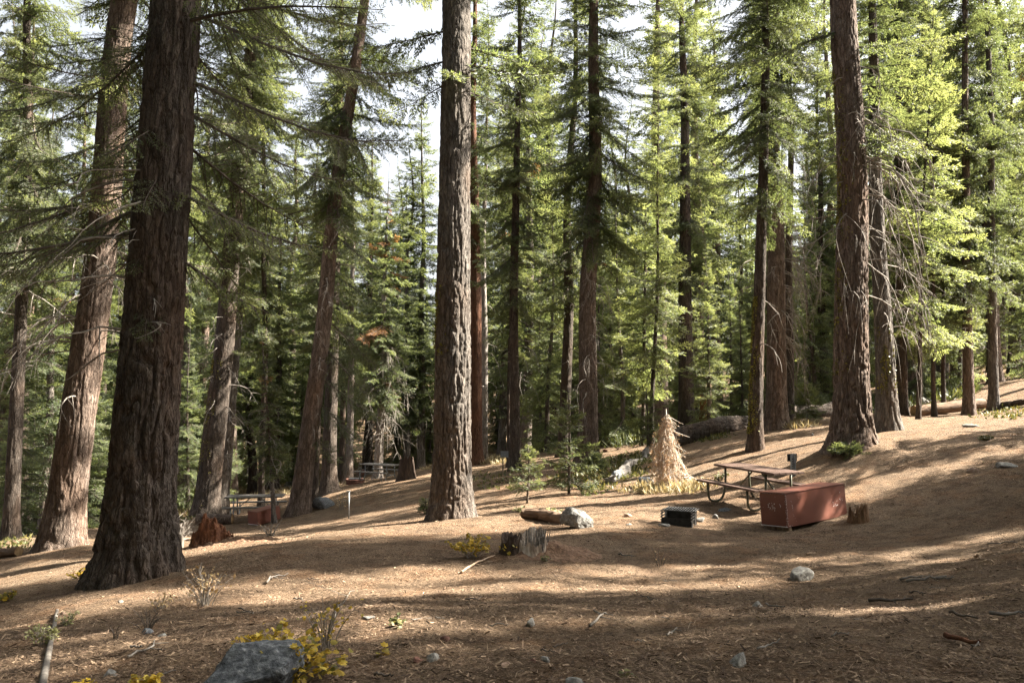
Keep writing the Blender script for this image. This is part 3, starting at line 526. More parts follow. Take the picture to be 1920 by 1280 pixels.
conifer('shaggy_fir', 'small ragged grey green fir leaning beside the weathered grey table', (514,972), 500, 27, 8, 7.2, 'bark_grey', crown_mesh('crown', 4.6, 1.05, 172, LIB_MID, dz=.22, per=5, gap=.15, pdn=-.6, pup=.2, brown=.05), 2.0, 1.0, 0., seed=51, k=24, dz=.12, topy=700, dead=dict(n=26, z0=1., z1=4, l0=.3, l1=.8, seed=43))

# ------------------------------------------------------------------ the wood behind and unseen shade trees added up the slope
TAKEN = [(o.location.x, o.location.y) for o in COL.objects if o.get('category') == 'tree']
PROTO = {}
def proto(key, i, H, r0, bark, z0, csc, label, group, loc):
    t = thing('forest_fir' if key != 'young' else 'young_fir', label, 'tree', loc, group=group)
    H = min(H, z0+crown_top(CR[key][i % len(CR[key])])*csc+.2)
    me, path, rad = trunk_mesh('trunk', H, r0, .35, M[bark], (0, 0, 1), .035, 28, 14, .3, 60+i, wob=.15)
    obj('trunk', me, t); obj('crown', CR[key][i % len(CR[key])], t, path(z0), scale=csc)
    if key == 'far': obj('dead_branches', dead_mesh('dead_branches', 24, 2, z0+3, .8, 2.2, 70+i, rad=.2, twigs=4, droop=1.), t)
    return t
GR_F = 'tall firs of the dense wood behind the clearing'; LB_F = 'tall straight fir in the dense wood beyond the clearing, green to its top'
GR_Y = 'young firs filling the wood edge'; LB_Y = 'young bushy fir clothed to the ground at the dim edge of the wood'
def scatter():
    g = rs(77); P = list(TAKEN)
    def ok(x, y, dm): return all((x-a)**2+(y-b)**2 > dm*dm for a, b in P)
    kinds = [('far', 0, 33, .36, 'bark_dark', 5.5, 1.0), ('far', 1, 30, .30, 'bark_grey', 3.8, 1.0), ('far', 2, 36, .42, 'bark_warm', 8., 1.05)]
    n = 0; tries = 0
    while n < 84 and tries < 4000:
        tries += 1; px = g.uniform(-150, 2060); D = g.uniform(42, 98)
        if 470 < px < 960 and D < 62: continue
        if 640 < px < 775 and D < 60: continue
        if 1135 < px < 1205 and D < 66: continue
        if 1350 < px < 1395 and D < 70: continue
        x = (px-960)/F*D; nn = .985*D-.174*x
        if 1385 < px < 1530 and D < 75: continue
        if 45 < nn < 50.5 and -7 < x < 24: continue
        if not ok(x, D, 3.6): continue
        k = g.integers(3); key = ('f', k); loc = Vector((x, D, float(ground(x, D))-.1)); P.append((x, D)); n += 1
        if key not in PROTO: PROTO[key] = proto(*kinds[k], LB_F, GR_F, loc)
        else: dup(PROTO[key], loc, g.uniform(0, 6.28), g.uniform(.75, 1.12), LB_F, GR_F)
    for px, D, sc in ((330, 66, 1.15), (372, 74, 1.2), (415, 63, 1.1), (452, 80, 1.2), (505, 70, 1.15), (545, 84, 1.2), (592, 66, 1.1), (640, 78, 1.05), (690, 72, 1.0), (748, 80, 1.1), (790, 66, 1.15), (20, 58, 1.2), (75, 66, 1.25), (225, 60, 1.2), (940, 62, 1.1), (1010, 70, 1.15), (1150, 84, 1.0), (985, 50, 1.15), (1035, 58, 1.2), (1183, 64, 1.0), (1238, 54, 1.2), (1310, 60, 1.2), (1345, 78, 1.2), (1440, 80, 1.25), (885, 70, 1.2), (1565, 70, 1.2), (1690, 50, 1.1), (1765, 44, 1.05), (1900, 46, 1.1)):
        x = (px-960)/F*D; P.append((x, D)); dup(PROTO[('f', int(px) % 3)], Vector((x, D, float(ground(x, D))-.1)), px*.7, sc, LB_F, GR_F)
    n = 0; tries = 0
    while n < 165 and tries < 9000:
        tries += 1; px = g.uniform(-120, 2040); D = g.uniform(34, 88)
        if 455 < px < 975 and D < 66: continue
        if px > 1330 and D < 40 and px < 1700: continue
        x = (px-960)/F*D; nn = .985*D-.174*x
        if (29 < nn < 33 and x > 6) or (45 < nn < 50.5 and -7 < x < 24): continue
        if not ok(x, D, 2.2): continue
        k = g.integers(2); key = ('y', k); loc = Vector((x, D, float(ground(x, D))-.05)); P.append((x, D)); n += 1
        if key not in PROTO: PROTO[key] = proto('young', k, 10.5, .11, 'bark_grey', .6, 1.1, LB_Y, GR_Y, loc)
        else: dup(PROTO[key], loc, g.uniform(0, 6.28), g.uniform(.55, 1.25)+max(0, D-50)*.016, LB_Y, GR_Y)
    gs = 'unseen firs added up the slope for shade'; ls = 'unseen tall fir added up the slope to shade the clearing'
    for i, (x, y, sc, cw) in enumerate(SHADE):
        loc = Vector((x, y, float(ground(x, y))-.1)); key = ('s', i)
        if key not in PROTO:
            t = thing('slope_fir', ls, 'tree', loc, i, gs); me, path, rad = trunk_mesh('trunk', 34, .42, .4, M['bark_grey'], (0, 0, 1), .03, 28, 14, .3, 90+i, wob=.15)
            obj('trunk', me, t); obj('crown', CR['tall'][i % 3], t, path(5.5), scale=(1.15*cw, 1.15*cw, 1.2)); t.scale = (sc,)*3; PROTO[key] = t
        else: dup(PROTO[key], loc, i*1.9, sc, ls, gs)
SHADE = [(13.5, 6.4, 1., .95), (17.6, 15.4, 1.22, .5), (27, 12.2, 1., .48), (22, 8.3, 1., .62), (28, 17.1, 1.5, .5), (13, 2.3, 1., .9), (26, 7.2, 1.1, .72), (9.5, .0, .9, 1.), (23, 14.8, 1.05, .45), (34, 14.0, 1.15, .28), (30, 11.4, 1.15, .36), (24, 34, 1., .7)]  # firs added out of view, spaced so their gaps leave sun streaks
scatter()
def added_high_pines():  # pines added out of view; high crowns keep sun off the old pine
    lab = 'unseen very tall pine added up the slope for shade, crown only near the top'; t = None
    for i, (x, y) in enumerate([(20.5, 14.9), (23.5, 11.6), (24.5, 15.4)]):
        loc = Vector((x, y, float(ground(x, y))-.1))
        if t is None:
            t = thing('added_shade_pine', lab, 'tree', loc, 0, 'unseen pines added up the slope for shade'); me, path, rad = trunk_mesh('trunk', 44, .42, .4, M['bark_grey'], (0, 0, 1), .03, 28, 14, .3, 97, wob=.1)
            obj('trunk', me, t); obj('crown', CR['tall'][2], t, path(23.), scale=(1.0, 1.0, .95))
        else: dup(t, loc, i*2.1, 1.0, lab, 'unseen pines added up the slope for shade')
added_high_pines()
def added_slope_young():  # young firs added out of view to break sun on the slope into streaks
    lab = 'unseen young fir added up the slope to shade the open ground'; t = None
    for i, (x, y, sc, cw) in enumerate([(13.2, 15.2, .95, .62), (12.6, 12.6, 1., .6), (14, 18.0, .9, .7), (11, 9.4, .9, .9), (17, 16.0, 1.15, .6), (10.5, 6.0, .8, 1.), (14.5, 11.8, 1.35, .5), (12.2, 10.6, .8, .6), (11.6, 8.7, 1.3, .55), (14.6, 16.3, 1.0, .6), (16, 19.4, 1.1, .6)]):
        loc = Vector((x, y, float(ground(x, y))-.05))
        if t is None: t = proto('young', 1, 10.5, .11, 'bark_grey', .6, 1.1, lab, 'unseen young firs added up the slope for shade', loc); r = t
        else: r = dup(t, loc, i*1.7, sc, lab, 'unseen young firs added up the slope for shade')
        r.scale = (sc*cw, sc*cw, sc)
added_slope_young()
def wood_around():
    g = rs(31); P = []; t = None; lab = 'tall fir of the closed wood around the place where the view opens'; grp = 'tall firs of the wood outside the view'
    while len(P) < 34:
        a = g.uniform(RAD(95), RAD(318)); r = g.uniform(4.5, 26); x, y = math.sin(a)*r, math.cos(a)*r
        if y > 0 and x > -.72*y-3.5: continue
        if x > 0 and y > -3.5: continue
        if any((x-p)**2+(y-q)**2 < 16 for p, q in P): continue
        P.append((x, y)); loc = Vector((x, y, float(ground(x, y))-.1)); sc = g.uniform(.8, 1.1)
        if t is None:
            t = thing('forest_fir', lab, 'tree', loc, 0, grp); obj('trunk', PROTO[('s', 0)].children[0].data, t); obj('crown', CR['tall'][1], t, (0, 0, 5.), scale=(1.25, 1.25, 1.2))
        else: dup(t, loc, g.uniform(0, 6.28), sc, lab, grp)
wood_around()
def far_wood():
    g = rs(5); b = MB(); k = 0
    while k < 230:
        D = g.uniform(96, 210); px = g.uniform(-250, 2170); x = (px-960)/F*D; z = float(ground(x, D)); k += 1
        H = g.uniform(20, 36); r = g.uniform(2.0, 3.2); n = 900
        h = 1-g.random(n)**.62; h = .12+.88*h; rr = r*(1-h)**.75*(.25+.75*g.random(n)**.5)+.1; a = g.random(n)*6.283; a = a+.35*np.sin(a*3+h*40)
        B = np.stack([x+rr*np.cos(a), D+rr*np.sin(a), z+H*h-rr*.28+g.normal(0, .15, n)], -1); T = np.stack([np.cos(a), np.sin(a), -.35+g.normal(0, .3, n)], -1)
        l = g.uniform(.4, .95, n)[:, None]; W = norm(np.cross(T, g.normal(0, .5, (n, 3))+[0, 0, 1]))*g.uniform(.10, .2, n)[:, None]
        q = np.stack([B-T*l*.4, B+W, B+T*l, B-W], 1); b.add(q.reshape(-1, 3), np.arange(4*n).reshape(-1, 4), 1, np.repeat(np.clip(.35+.3*g.random(n), 0, 1), 4))
        b.tube([[x, D, z-.5], [x, D, z+H*.5], [x, D, z+H]], [.3, .2, .03], 5, 0, cap=False)
    o = obj('far_wood', (b, [M['bark_dark'], M['needle']])); o['kind'] = 'stuff'; o['label'] = 'far off conifer wood that reads as one green mass'
far_wood()

# ------------------------------------------------------------------ saplings, the dry fir, fallen logs, stumps
def sapling(label, px, py, h, r, seed, D=None, lib=None, z0=.25, brown=0., dz=.16):
    p = at(px, py) if D is None else Vector(onray(px, py, D)); t = thing('fir_sapling', label, 'sapling', p, seed, group=None)
    b = MB(); q = np.linspace(0, 1, 6); b.tube(np.stack([.02*np.sin(q*4+seed), .02*np.cos(q*5), q*h-.08], -1), .014+.011*h*(1-q*.95), 7); obj('trunk', (b, [M['limb']], True), t)
    obj('crown', crown_mesh('crown', h*(1-z0)*.98, r, 200+seed, lib or LIB_FINE, dz=dz*h/2.2, per=5, gap=.06, shape=.9, pdn=.0, pup=.6, low=.8, brown=brown), t, (0, 0, h*z0)); return t
sapling('taller fir sapling with neat tiers of bare-spaced branches near the stout brown trunk', 1067, 926, 2.95, 1.15, 1, z0=.12)
sapling('shorter bushy fir sapling in front of the straight dark pole-like trunk', 990, 943, 1.5, .62, 2, z0=.25, dz=.2)
sapling('fir sapling with pale level branches just behind the dry brown fir', 1214, 850, 2.5, 1.05, 3, z0=.2)
sapling('tiny green fir seedling at the foot of the straight grey pine', 799, 962, .5, .3, 4, z0=.1)
sapling('low flat fir seedling at the foot of the large reddish pine', 1592, 852, .34, .5, 5, z0=.1)
sapling('small dark fir sapling behind the big fallen log near the thick trunk', 1515, 792, 1.6, .8, 6, z0=.15)
sapling('low fir seedling in front of the stout brown trunk', 1118, 884, .7, .7, 7, z0=.1)

def dry_fir():
    p = at(1252, 916); s = p.y/F; H = 148*s; g = rs(9); t = thing('dry_fir', 'small dead fir with drooping orange needles and bare twigs beside the pale broken log', 'dead fir', p)
    b = MB(); b.tube([[0, 0, -.1], [.02, 0, H*.5], [-.02, 0, H*1.0]], [.04, .028, .008], 6); obj('stem', (b, [M['straw']], True), t)
    b = MB(); nb = MB()
    def needles(P, q, n):
        u = g.uniform(.25, 1, n); B = np.stack([np.interp(u, q, P[:, j]) for j in range(3)], -1); T = norm(np.stack([g.normal(0, .7, n), g.normal(0, .7, n), g.uniform(-1.3, .1, n)], -1))
        l = g.uniform(.04, .10, n)[:, None]; W = norm(np.cross(T, g.normal(0, 1, (n, 3))))*g.uniform(.003, .007, n)[:, None]
        nb.add(np.stack([B, B+T*l*.5+W, B+T*l, B+T*l*.5-W], 1).reshape(-1, 3), np.arange(4*n).reshape(-1, 4), 0, np.repeat(g.random(n), 4))
    for i in range(125):
        f = g.uniform(.12, .93)**.9; z0 = H*f; a = g.uniform(0, 6.283); reach = s*np.interp(f, [0, .3, .6, .8, 1], [38, 34, 24, 17, 6])*g.uniform(.3, 1.15)*(.35+1.2*float(vn(a*1.1, f*4.))); drop = H*np.interp(f, [0, .5, .8, 1], [.12, .36, .26, .10])*g.uniform(.6, 1.3); q = np.linspace(0, 1, 8)
        hump = reach*.28*g.uniform(0, 1.3); d = np.array([math.cos(a), math.sin(a)]); side = np.array([-d[1], d[0]])*g.normal(0, .16)*reach
        P = np.stack([d[0]*reach*q**.75+side[0]*q, d[1]*reach*q**.75+side[1]*q, z0+hump*np.sin(q*2.6)-drop*q**1.8], -1)+np.cumsum(g.normal(0, .012, (8, 3)), 0)*q[:, None]; P[:, 2] = np.maximum(P[:, 2], .02)
        b.tube(P, .010*(1-.75*q), 4, 0, cap=False); lit = math.cos(a-2.9) > -.1; needles(P, q, 15 if lit else 6)  # flag picks the self-shaded side, made browner by extra orange needles
        for k in range(g.integers(4, 9)):
            m = g.integers(2, 8); l = H*g.uniform(.06, .22); qq = np.linspace(0, 1, 5); dd = norm(np.array([d[0]*g.normal(.2, .5), d[1]*g.normal(.2, .5), -1.1])+g.normal(0, .28, 3)); PP = P[m]+np.outer(qq*l, dd)+np.cumsum(g.normal(0, .010, (5, 3)), 0)*qq[:, None]; PP[:, 2] = np.maximum(PP[:, 2], .0)
            b.tube(PP, .0055*(1-.7*qq), 3, 0, cap=False); needles(PP, qq, 12 if lit else 5)
    for k in range(9):
        a = g.uniform(-.7, .5); q = np.linspace(0, 1, 6); L = g.uniform(.4, 1.0); P = np.stack([.3+np.cos(a)*L*q, np.sin(a)*L*q, .40-.34*q+.05*np.sin(q*6+k)], -1); b.tube(P, .010*(1-.7*q), 4, 0, cap=False)
    obj('dead_twigs', (b, [M['straw']]), t); obj('dry_needles', (nb, [M['needle_dry']]), t)
dry_fir()

def log_mesh(L, r, seed, k=40, n=90, rough=.02, taper=.15, bend=.05, mat_i=0, jag=0.):
    g = rs(seed); x = np.linspace(-L/2, L/2, n); th = np.arange(k)*2*math.pi/k; X, T = np.meshgrid(x, th, indexing='ij')
    f1 = np.abs(2*vn(np.cos(T)*r*9+seed, np.sin(T)*r*9, X*2.2)-1); f2 = fbm(np.cos(T)*r*25, np.sin(T)*r*25, X*9+seed, 2)
    R_ = r*(1-taper*(X/L+.5))+rough*(sstep(0, .3, f1)+f2-1.2)
    if jag: R_ = R_*(1-jag*sstep(.42, .62, vn(X*2.6+seed, np.cos(T), np.sin(T))))
    V = np.stack([X+0*R_, R_*np.cos(T)+bend*np.sin(X*2.1+seed), R_*np.sin(T)+bend*.5*np.cos(X*1.7+seed)], -1)
    b = MB(); i = np.arange(n-1)[:, None]*k; j = np.arange(k)[None]; j2 = (j+1) % k
    b.add(V.reshape(-1, 3), np.stack([i+j, i+j2, i+k+j2, i+k+j], -1).reshape(-1, 4), mat_i)
    for e, sg in ((0, -1), (n-1, 1)):
        c = V[e].mean(0)+[sg*.01, 0, 0]; rg = V[e]; o = b.n; b.add(np.concatenate([rg, [c]]), np.stack([np.arange(k), (np.arange(k)+1) % k, np.full(k, k)], -1), 1 if mat_i == 0 else mat_i)
    return b
def lay(o, A, B, r, sink=.12):
    """lay a log object (along local x) from A to B on the ground"""
    d = (B-A); o.rotation_mode = 'QUATERNION'; o.rotation_quaternion = Vector((1, 0, 0)).rotation_difference(d.normalized()); o.location = (A+B)/2+Vector((0, 0, r*(1-sink)))
def log(name, label, a, b_, r, seed, mats, cat='log', sink=.15, lo=None, **kw):
    A, B = at(*a), at(*b_); o = obj(name, (log_mesh((B-A).length, r, seed, **kw), mats, True)); lay(o, A, B, r, sink); return tag(o, label, cat)
def fallen():
    A = Vector(onray(1245, 812, 30)); B = Vector(onray(1560, 790, 34)); A.z = float(ground(A.x, A.y)); B.z = float(ground(B.x, B.y))
    o = obj('fallen_log', (log_mesh((B-A).length, .44, 3, 64, 200, .035, .35, .16), [M['bark_dark'], M['log_end']], True)); lay(o, A, B, .42, .12); tag(o, 'huge dark fallen log with furrowed bark lying behind the dry brown fir', 'log')
fallen()
log('fallen_log', 'long pale barkless log lying up the slope at the two straight trunks', (1716, 780), (1846, 766), .23, 5, [M['log_tan'], M['log_end']], k=24, rough=.012)
log('fallen_log', 'thin shaded log on the slope past the two straight trunks', (1880, 764), (1990, 752), .12, 6, [M['bark_dark'], M['log_end']], k=20)
log('short_log', 'short weathered log with peeling brown bark touching the grey boulder', (984, 974), (1064, 981), .105, 8, [M['log_tan'], M['log_end']], k=32, rough=.022, taper=-.1)
log('fallen_log', 'brown log lying behind the rotten red stump near the weathered table', (368, 983), (436, 980), .2, 9, [M['bark_warm'], M['log_end']], k=24)
log('broken_log', 'bleached pale log broken into chunks leading up to the dry brown fir', (1150, 905), (1236, 842), .17, 10, [M['wood_grey'], M['wood_grey']], cat='log', k=30, n=120, rough=.06, jag=.55, bend=.1)
log('fallen_log', 'short brown log in the shade beyond the stout brown trunk', (1140, 836), (1182, 828), .22, 12, [M['bark_red'], M['orange_wood']], k=24)
log('fallen_pole', 'slim grey pole lying down the slope beside the massive dark pine', (78, 1300), (107, 1150), .022, 13, [M['stick'], M['log_end']], cat='pole', k=12, n=60, rough=.003, taper=.3, bend=.0, sink=-.6)
log('fallen_log', 'rotten low log on the sunny bank at the frame edge', (-30, 1050), (36, 1041), .12, 15, [M['log_tan'], M['log_end']], k=20, rough=.03)

def stump_mesh(r, h, seed, jag, k=96, n=40, flare=.3, hollow=.55, lean=0.):
    g = rs(seed); th = np.arange(k)*2*math.pi/k; top = h*(1-jag*(.62*vn(np.cos(th)*1.3+seed, np.sin(th)*1.3)+.26*vn(np.cos(th)*4, np.sin(th)*4+seed)+.22*vn(np.cos(th)*15, np.sin(th)*15+seed)))
    u = np.linspace(0, 1, n)[:, None]; Z = -.2+(top[None]+.2)*u; T = np.broadcast_to(th[None], Z.shape)
    f1 = np.abs(2*vn(np.cos(T)*r*20+seed, np.sin(T)*r*20, Z*2)-1); R_ = r*(1+flare*np.exp(-np.maximum(Z, -.1)/(h*.3)))*(1+.18*(vn(np.cos(T)*1.5, np.sin(T)*1.5+seed)-.5))+.04*r/.3*(sstep(0, .35, f1)-.5)+.02*(fbm(np.cos(T)*15, np.sin(T)*15, Z*14)-.5)
    V = [np.stack([R_*np.cos(T)+lean*Z, R_*np.sin(T), Z], -1)]
    for s, dz in ((.86, -.06), (hollow, -.30*h), (hollow*.5, -.42*h), (.03, -.38*h)):
        V.append(np.stack([R_[-1]*s*np.cos(th)+lean*Z[-1], R_[-1]*s*np.sin(th), top+dz*(.7+.6*vn(np.cos(th)*6, np.sin(th)*6, s*9))], -1)[None])
    V = np.concatenate(V); b = MB(); i = np.arange(len(V)-1)[:, None]*k; j = np.arange(k)[None]; j2 = (j+1) % k
    b.add(V.reshape(-1, 3), np.stack([i+j, i+j2, i+k+j2, i+k+j], -1).reshape(-1, 4)); return b
def stump(label, px, py, r, h, seed, jag, m, name='tree_stump', rot=0., D=None, **kw):
    p = at(px, py) if D is None else Vector(onray(px, py, D)); o = obj(name, (stump_mesh(r, h, seed, jag, **kw), [M[m]], True), None, p, (0, 0, rot)); return tag(o, label, 'stump'), p
t, p = stump('small split brown stump with a taller splinter at the end of the red steel box', 1610, 977, .14, .44, 31, .9, 'rot_brown', hollow=.5)
stump('charred black snag stump beside the far table', 762, 898, .28, 1.25, 32, .6, 'stump_dark', flare=.5)
stump('broken standing snag with torn orange wood behind the big fallen log', 1322, 794, .2, 1.9, 33, .8, 'orange_wood', D=40, flare=.6)
stump('brown rotten stump in the shade behind the stout brown trunk', 1146, 862, .34, .6, 34, .6, 'bark_red', D=34)
def big_stump():
    p = at(985, 1037); t = thing('splintered_stump', 'broad splintered stump with pale torn wood and a charred side beside yellow bushes', 'stump', p)
    b = stump_mesh(.18, .40, 41, .8, hollow=.6, flare=.35); obj('trunk', (b, [M['stump_pale']], True), t, (.10, .03, 0))
    obj('charred_side', (stump_mesh(.12, .36, 43, .6, hollow=.6, flare=.4), [M['stump_dark']], True), t, (-.19, .0, -.02))
    g = rs(4); b = MB()
    for i in range(70):
        a = g.uniform(-2.4, .9); r = g.uniform(.12, .23); h = g.uniform(.08, .40)*(.8 if abs(a+1.2) > 1 else 1); q = np.linspace(0, 1, 4); d = g.normal(0, .04, 2)
        P = np.stack([.1+np.cos(a)*r*(1-.25*q)+d[0]*q, .05+np.sin(a)*r*(1-.25*q)+d[1]*q, -.03+h*q], -1); b.tube(P, g.uniform(.008, .022)*(1-.75*q), 4)
    obj('splinters', (b, [M['wood_grey']]), t)
    gx = np.linspace(-.9, .9, 70); X, Y = np.meshgrid(gx, gx); R2 = np.hypot(X/1.0, Y/.75); Z = .15*np.exp(-(R2/.45)**2)+.12*(fbm(X*9, Y*9, 2.)-.5)*np.exp(-(R2/.7)**2)-.05*sstep(.55, .9, R2)
    b = MB(); i = np.arange(69)[:, None]*70+np.arange(69)[None]; lx, ly = X+p.x+.40, Y+p.y+.1; G = ground(lx, ly)-p.z
    b.add(np.stack([X, Y, Z+G], -1).reshape(-1, 3), np.stack([i, i+1, i+71, i+70], -1).reshape(-1, 4)); obj('crumbled_wood', (b, [M['crumb']], True), t, (.40, .1, 0))
big_stump()
def red_stump():
    p = at(396, 1023); t = thing('rotten_stump', 'crumbling rust red rotten stump mound beside the massive dark pine', 'stump', p); n = 110
    def mound(rx, ry, h, seed, rough, name, m, off, sharp):
        gx = np.linspace(-1.15, 1.15, n); U, W = np.meshgrid(gx, gx); X, Y = U*rx, W*ry; r = np.hypot(U, W)*(1+.25*(fbm(U*2+seed, W*2, 1.)-.5)); Z = h*(1-sstep(.28 if sharp < .78 else 0., 1., r)**sharp)
        Z = Z+rough*(fbm(X*8+seed, Y*8, 1., 4)-.5)*(1-sstep(.8, 1.1, r))*2+rough*.9*np.abs(fbm(X*22, Y*22, seed, 2)-.5)-.06*sstep(.75, 1.1, r)
        G = ground(X+p.x+off[0], Y+p.y+off[1])-p.z; b = MB(); i = np.arange(n-1)[:, None]*n+np.arange(n-1)[None]
        b.add(np.stack([X, Y, Z+G], -1).reshape(-1, 3), np.stack([i, i+1, i+n+1, i+n], -1).reshape(-1, 4)); obj(name, (b, [m], True), t, (*off, 0))
    mound(.46, .36, .46, 3, .24, 'stump_core', M['rot_red'], (0, 0), .75); mound(1.0, .6, .10, 7, .06, 'crumbled_wood', M['crumb'], (.45, -.15), .8)
red_stump()

# ------------------------------------------------------------------ picnic tables, food boxes, posts, fire ring
def arc_pts(pts, r=.1, k=5):
    """polyline with rounded corners"""
    pts = [np.array(p, float) for p in pts]; out = [pts[0]]
    for i in range(1, len(pts)-1):
        a, b, c = pts[i-1], pts[i], pts[i+1]; d1 = norm(a-b); d2 = norm(c-b); rr = min(r, np.linalg.norm(a-b)*.48, np.linalg.norm(c-b)*.48)
        for u in np.linspace(0, 1, k): out.append((1-u)**2*(b+d1*rr)+2*u*(1-u)*b+u*u*(b+d2*rr))
    return np.array(out+[pts[-1]])
def picnic_table(label, loc, rz, L, wood, pipe, tilt=(0, 0)):
    t = thing('picnic_table', label, 'picnic table', loc, rz); t.rotation_euler = (tilt[0], tilt[1], rz); w = M[wood]; m = M[pipe]
    b = MB()
    for i in range(5): b.box((0, (i-2)*.148, .745), L, .14, .042, bev=.006)
    obj('tabletop', (b, [w]), t)
    for s in (-1, 1):
        b = MB()
        for q in (0, 1): b.box((0, s*(.62+q*.13), .44), L, .122, .042, bev=.006)
        obj('bench', (b, [w]), t)
    for e in (-1, 1):
        x = e*(L/2-.32)
        for s in (-1, 1):
            b = MB(); b.tube(arc_pts([(x, s*.74, .42), (x, s*.72, .03), (x, s*.40, .03), (x, s*.30, .30), (x, s*.30, .72)], .17, 7), .024, 10); obj('leg', (b, [m], True), t)
        b = MB(); b.tube([(x, -.31, .27), (x, .31, .27)], .02, 8); obj('crossbar', (b, [m], True), t)
        b = MB(); b.tube([(x, -.34, .71), (x, .34, .71)], .018, 8); obj('top_rail', (b, [m], True), t)
        b = MB(); b.tube([(x, 0, .27), (x-e*.55, 0, .715)], .018, 8); obj('brace', (b, [m], True), t)
    return t
NC = np.array(onray(1450, 887, 15.35)); la = np.array([-.35, .937]); lw = np.array([.937, .35]); TL = 1.95
tc = NC[:2]+la*(TL/2)+lw*.37; TZ = NC[2]-.765
picnic_table('brown picnic table on bent olive pipe legs behind the large red steel box', (tc[0], tc[1], TZ), math.atan2(la[1], la[0]), TL, 'table_wood', 'pipe_green')
p = at(478, 969); picnic_table('weathered grey picnic table in the shade beside the reddish leaning trunk', p, RAD(7), 2.0, 'table_grey', 'pipe_silver')
p = at(712, 900); picnic_table('far white topped picnic table at the foot of the half-dead fir', p, RAD(-28), 1.9, 'wood_grey', 'pipe_silver')

def frame_box(name, label, N, a, bw, c, la_, lb, lc, paint, extra=None, skid=True, scrapes=0, seed=1):
    """a steel food box: N = near top corner, a = long direction, bw = depth direction, up = their cross"""
    a = norm(np.array(a, float)); bw = np.array(bw, float); bw = norm(bw-a*np.dot(a, bw)); up = np.cross(a, bw); up = up if up[2] > 0 else -up
    Rm = Matrix(((a[0], bw[0], up[0]), (a[1], bw[1], up[1]), (a[2], bw[2], up[2])))
    base = np.array(N)+a*la_/2+bw*lb/2-up*lc; t = thing(name, label, 'food box', base); t.rotation_euler = Rm.to_euler()
    b = MB(); b.box((0, 0, lc/2-.006), la_, lb, lc-.012, bev=.008); obj('body', (b, [M[paint]]), t)
    b = MB(); b.box((0, 0, lc+.002), la_+.012, lb+.012, .014, bev=.004); obj('lid', (b, [M[paint]]), t)
    b = MB(); b.box((-la_/2+.001, 0, .012), .014, lb+.006, .012); obj('bottom_rim', (b, [M['white_paint']]), t)
    if skid:
        for x in (-.43, .43):
            b = MB(); b.box((x*la_, 0, -.055), .09, lb*.86, .108, bev=.008); obj('skid', (b, [M['rot_tan']]), t)
    g = rs(seed)
    def strokes(face, segs, wd, nm):
        b = MB()
        for (y0, z0, y1, z1) in segs:
            P0 = np.array([y0, z0]); P1 = np.array([y1, z1]); n = max(2, int(np.linalg.norm(P1-P0)/.012))
            for u in np.linspace(0, 1, n):
                if g.random() < .28: continue
                q = P0+(P1-P0)*u+g.normal(0, .004, 2); s1, s2 = wd*g.uniform(.4, 1.0), wd*g.uniform(.6, 1.7); c3 = (-la_/2-.0012, q[0], q[1]) if face == 'end' else (q[0], -lb/2-.0012, q[1])
                b.box(c3, *((.002, s1, s2) if face == 'end' else (s1, .002, s2)), mat=0)
        obj(nm, (b, [M['white_paint']]), t)['kind'] = 'stuff'
    if scrapes:
        yl = lambda f: lb/2-f*lb       # f: 0 at the far edge of the end face .. 1 at the near vertical edge
        Z = lambda f: lc*(1-f)
        S = lambda f0, h: [(yl(f0+.06), Z(h), yl(f0), Z(h+.03)), (yl(f0), Z(h+.03), yl(f0+.01), Z(h+.10)), (yl(f0+.01), Z(h+.10), yl(f0+.07), Z(h+.13)), (yl(f0+.07), Z(h+.13), yl(f0+.05), Z(h+.20))]
        strokes('end', S(.33, .32)+[(yl(.48), Z(.30), yl(.47), Z(.50)), (yl(.48), Z(.30), yl(.57), Z(.33)), (yl(.57), Z(.33), yl(.58), Z(.46)), (yl(.52), Z(.40), yl(.57), Z(.52)), (yl(.76), Z(.29), yl(.80), Z(.40))], .012, 'stencil_mark')
        strokes('end', [(yl(.02), Z(.02), yl(.02), Z(.22)), (yl(.1), Z(.28), yl(.09), Z(.30)), (yl(.12), Z(.44), yl(.12), Z(.46)), (yl(.50), Z(.82), yl(.52), Z(.90)), (yl(.985), Z(.02), yl(.985), Z(.95)), (yl(.05), Z(.02), yl(.98), Z(.015)), (yl(.62), Z(.1), yl(.63), Z(.11))], .006, 'scuff')
        X = lambda f: -la_/2+f*la_
        strokes('side', [(X(.085), Z(.25), X(.11), Z(.52)), (X(.10), Z(.60), X(.115), Z(.68)), (X(.13), Z(.78), X(.14), Z(.84)), (X(.20), Z(.18), X(.21), Z(.2)), (X(.012), Z(.03), X(.012), Z(.92)), (X(.03), Z(.95), X(.08), Z(.97))], .009, 'scuff')
        strokes('side', [(X(.77), Z(.50), X(.78), Z(.58)), (X(.80), Z(.52), X(.81), Z(.60)), (X(.84), Z(.51), X(.845), Z(.58)), (X(.77), Z(.62), X(.84), Z(.61)), (X(.885), Z(.45), X(.90), Z(.47)), (X(.93), Z(.46), X(.94), Z(.5)), (X(.90), Z(.22), X(.905), Z(.25))], .011, 'stencil_mark')
    return t
NB = onray(1471.5, 925, 13.7)
frame_box('food_box', 'large red brown steel box with chipped white edges in front of the brown picnic table', NB, (.81, .585, .02), (-.60, .80, -.06), 1, 1.80, .53, .575, 'box_paint', scrapes=1)
NB2 = np.array(onray(482, 960, at(482, 986).y)); frame_box('food_box', 'small red steel box with a bright edge in front of the weathered grey table', NB2, (.55, .83, .10), (-.83, .55, -.02), 1, .95, .5, .44, 'box_paint', skid=False)
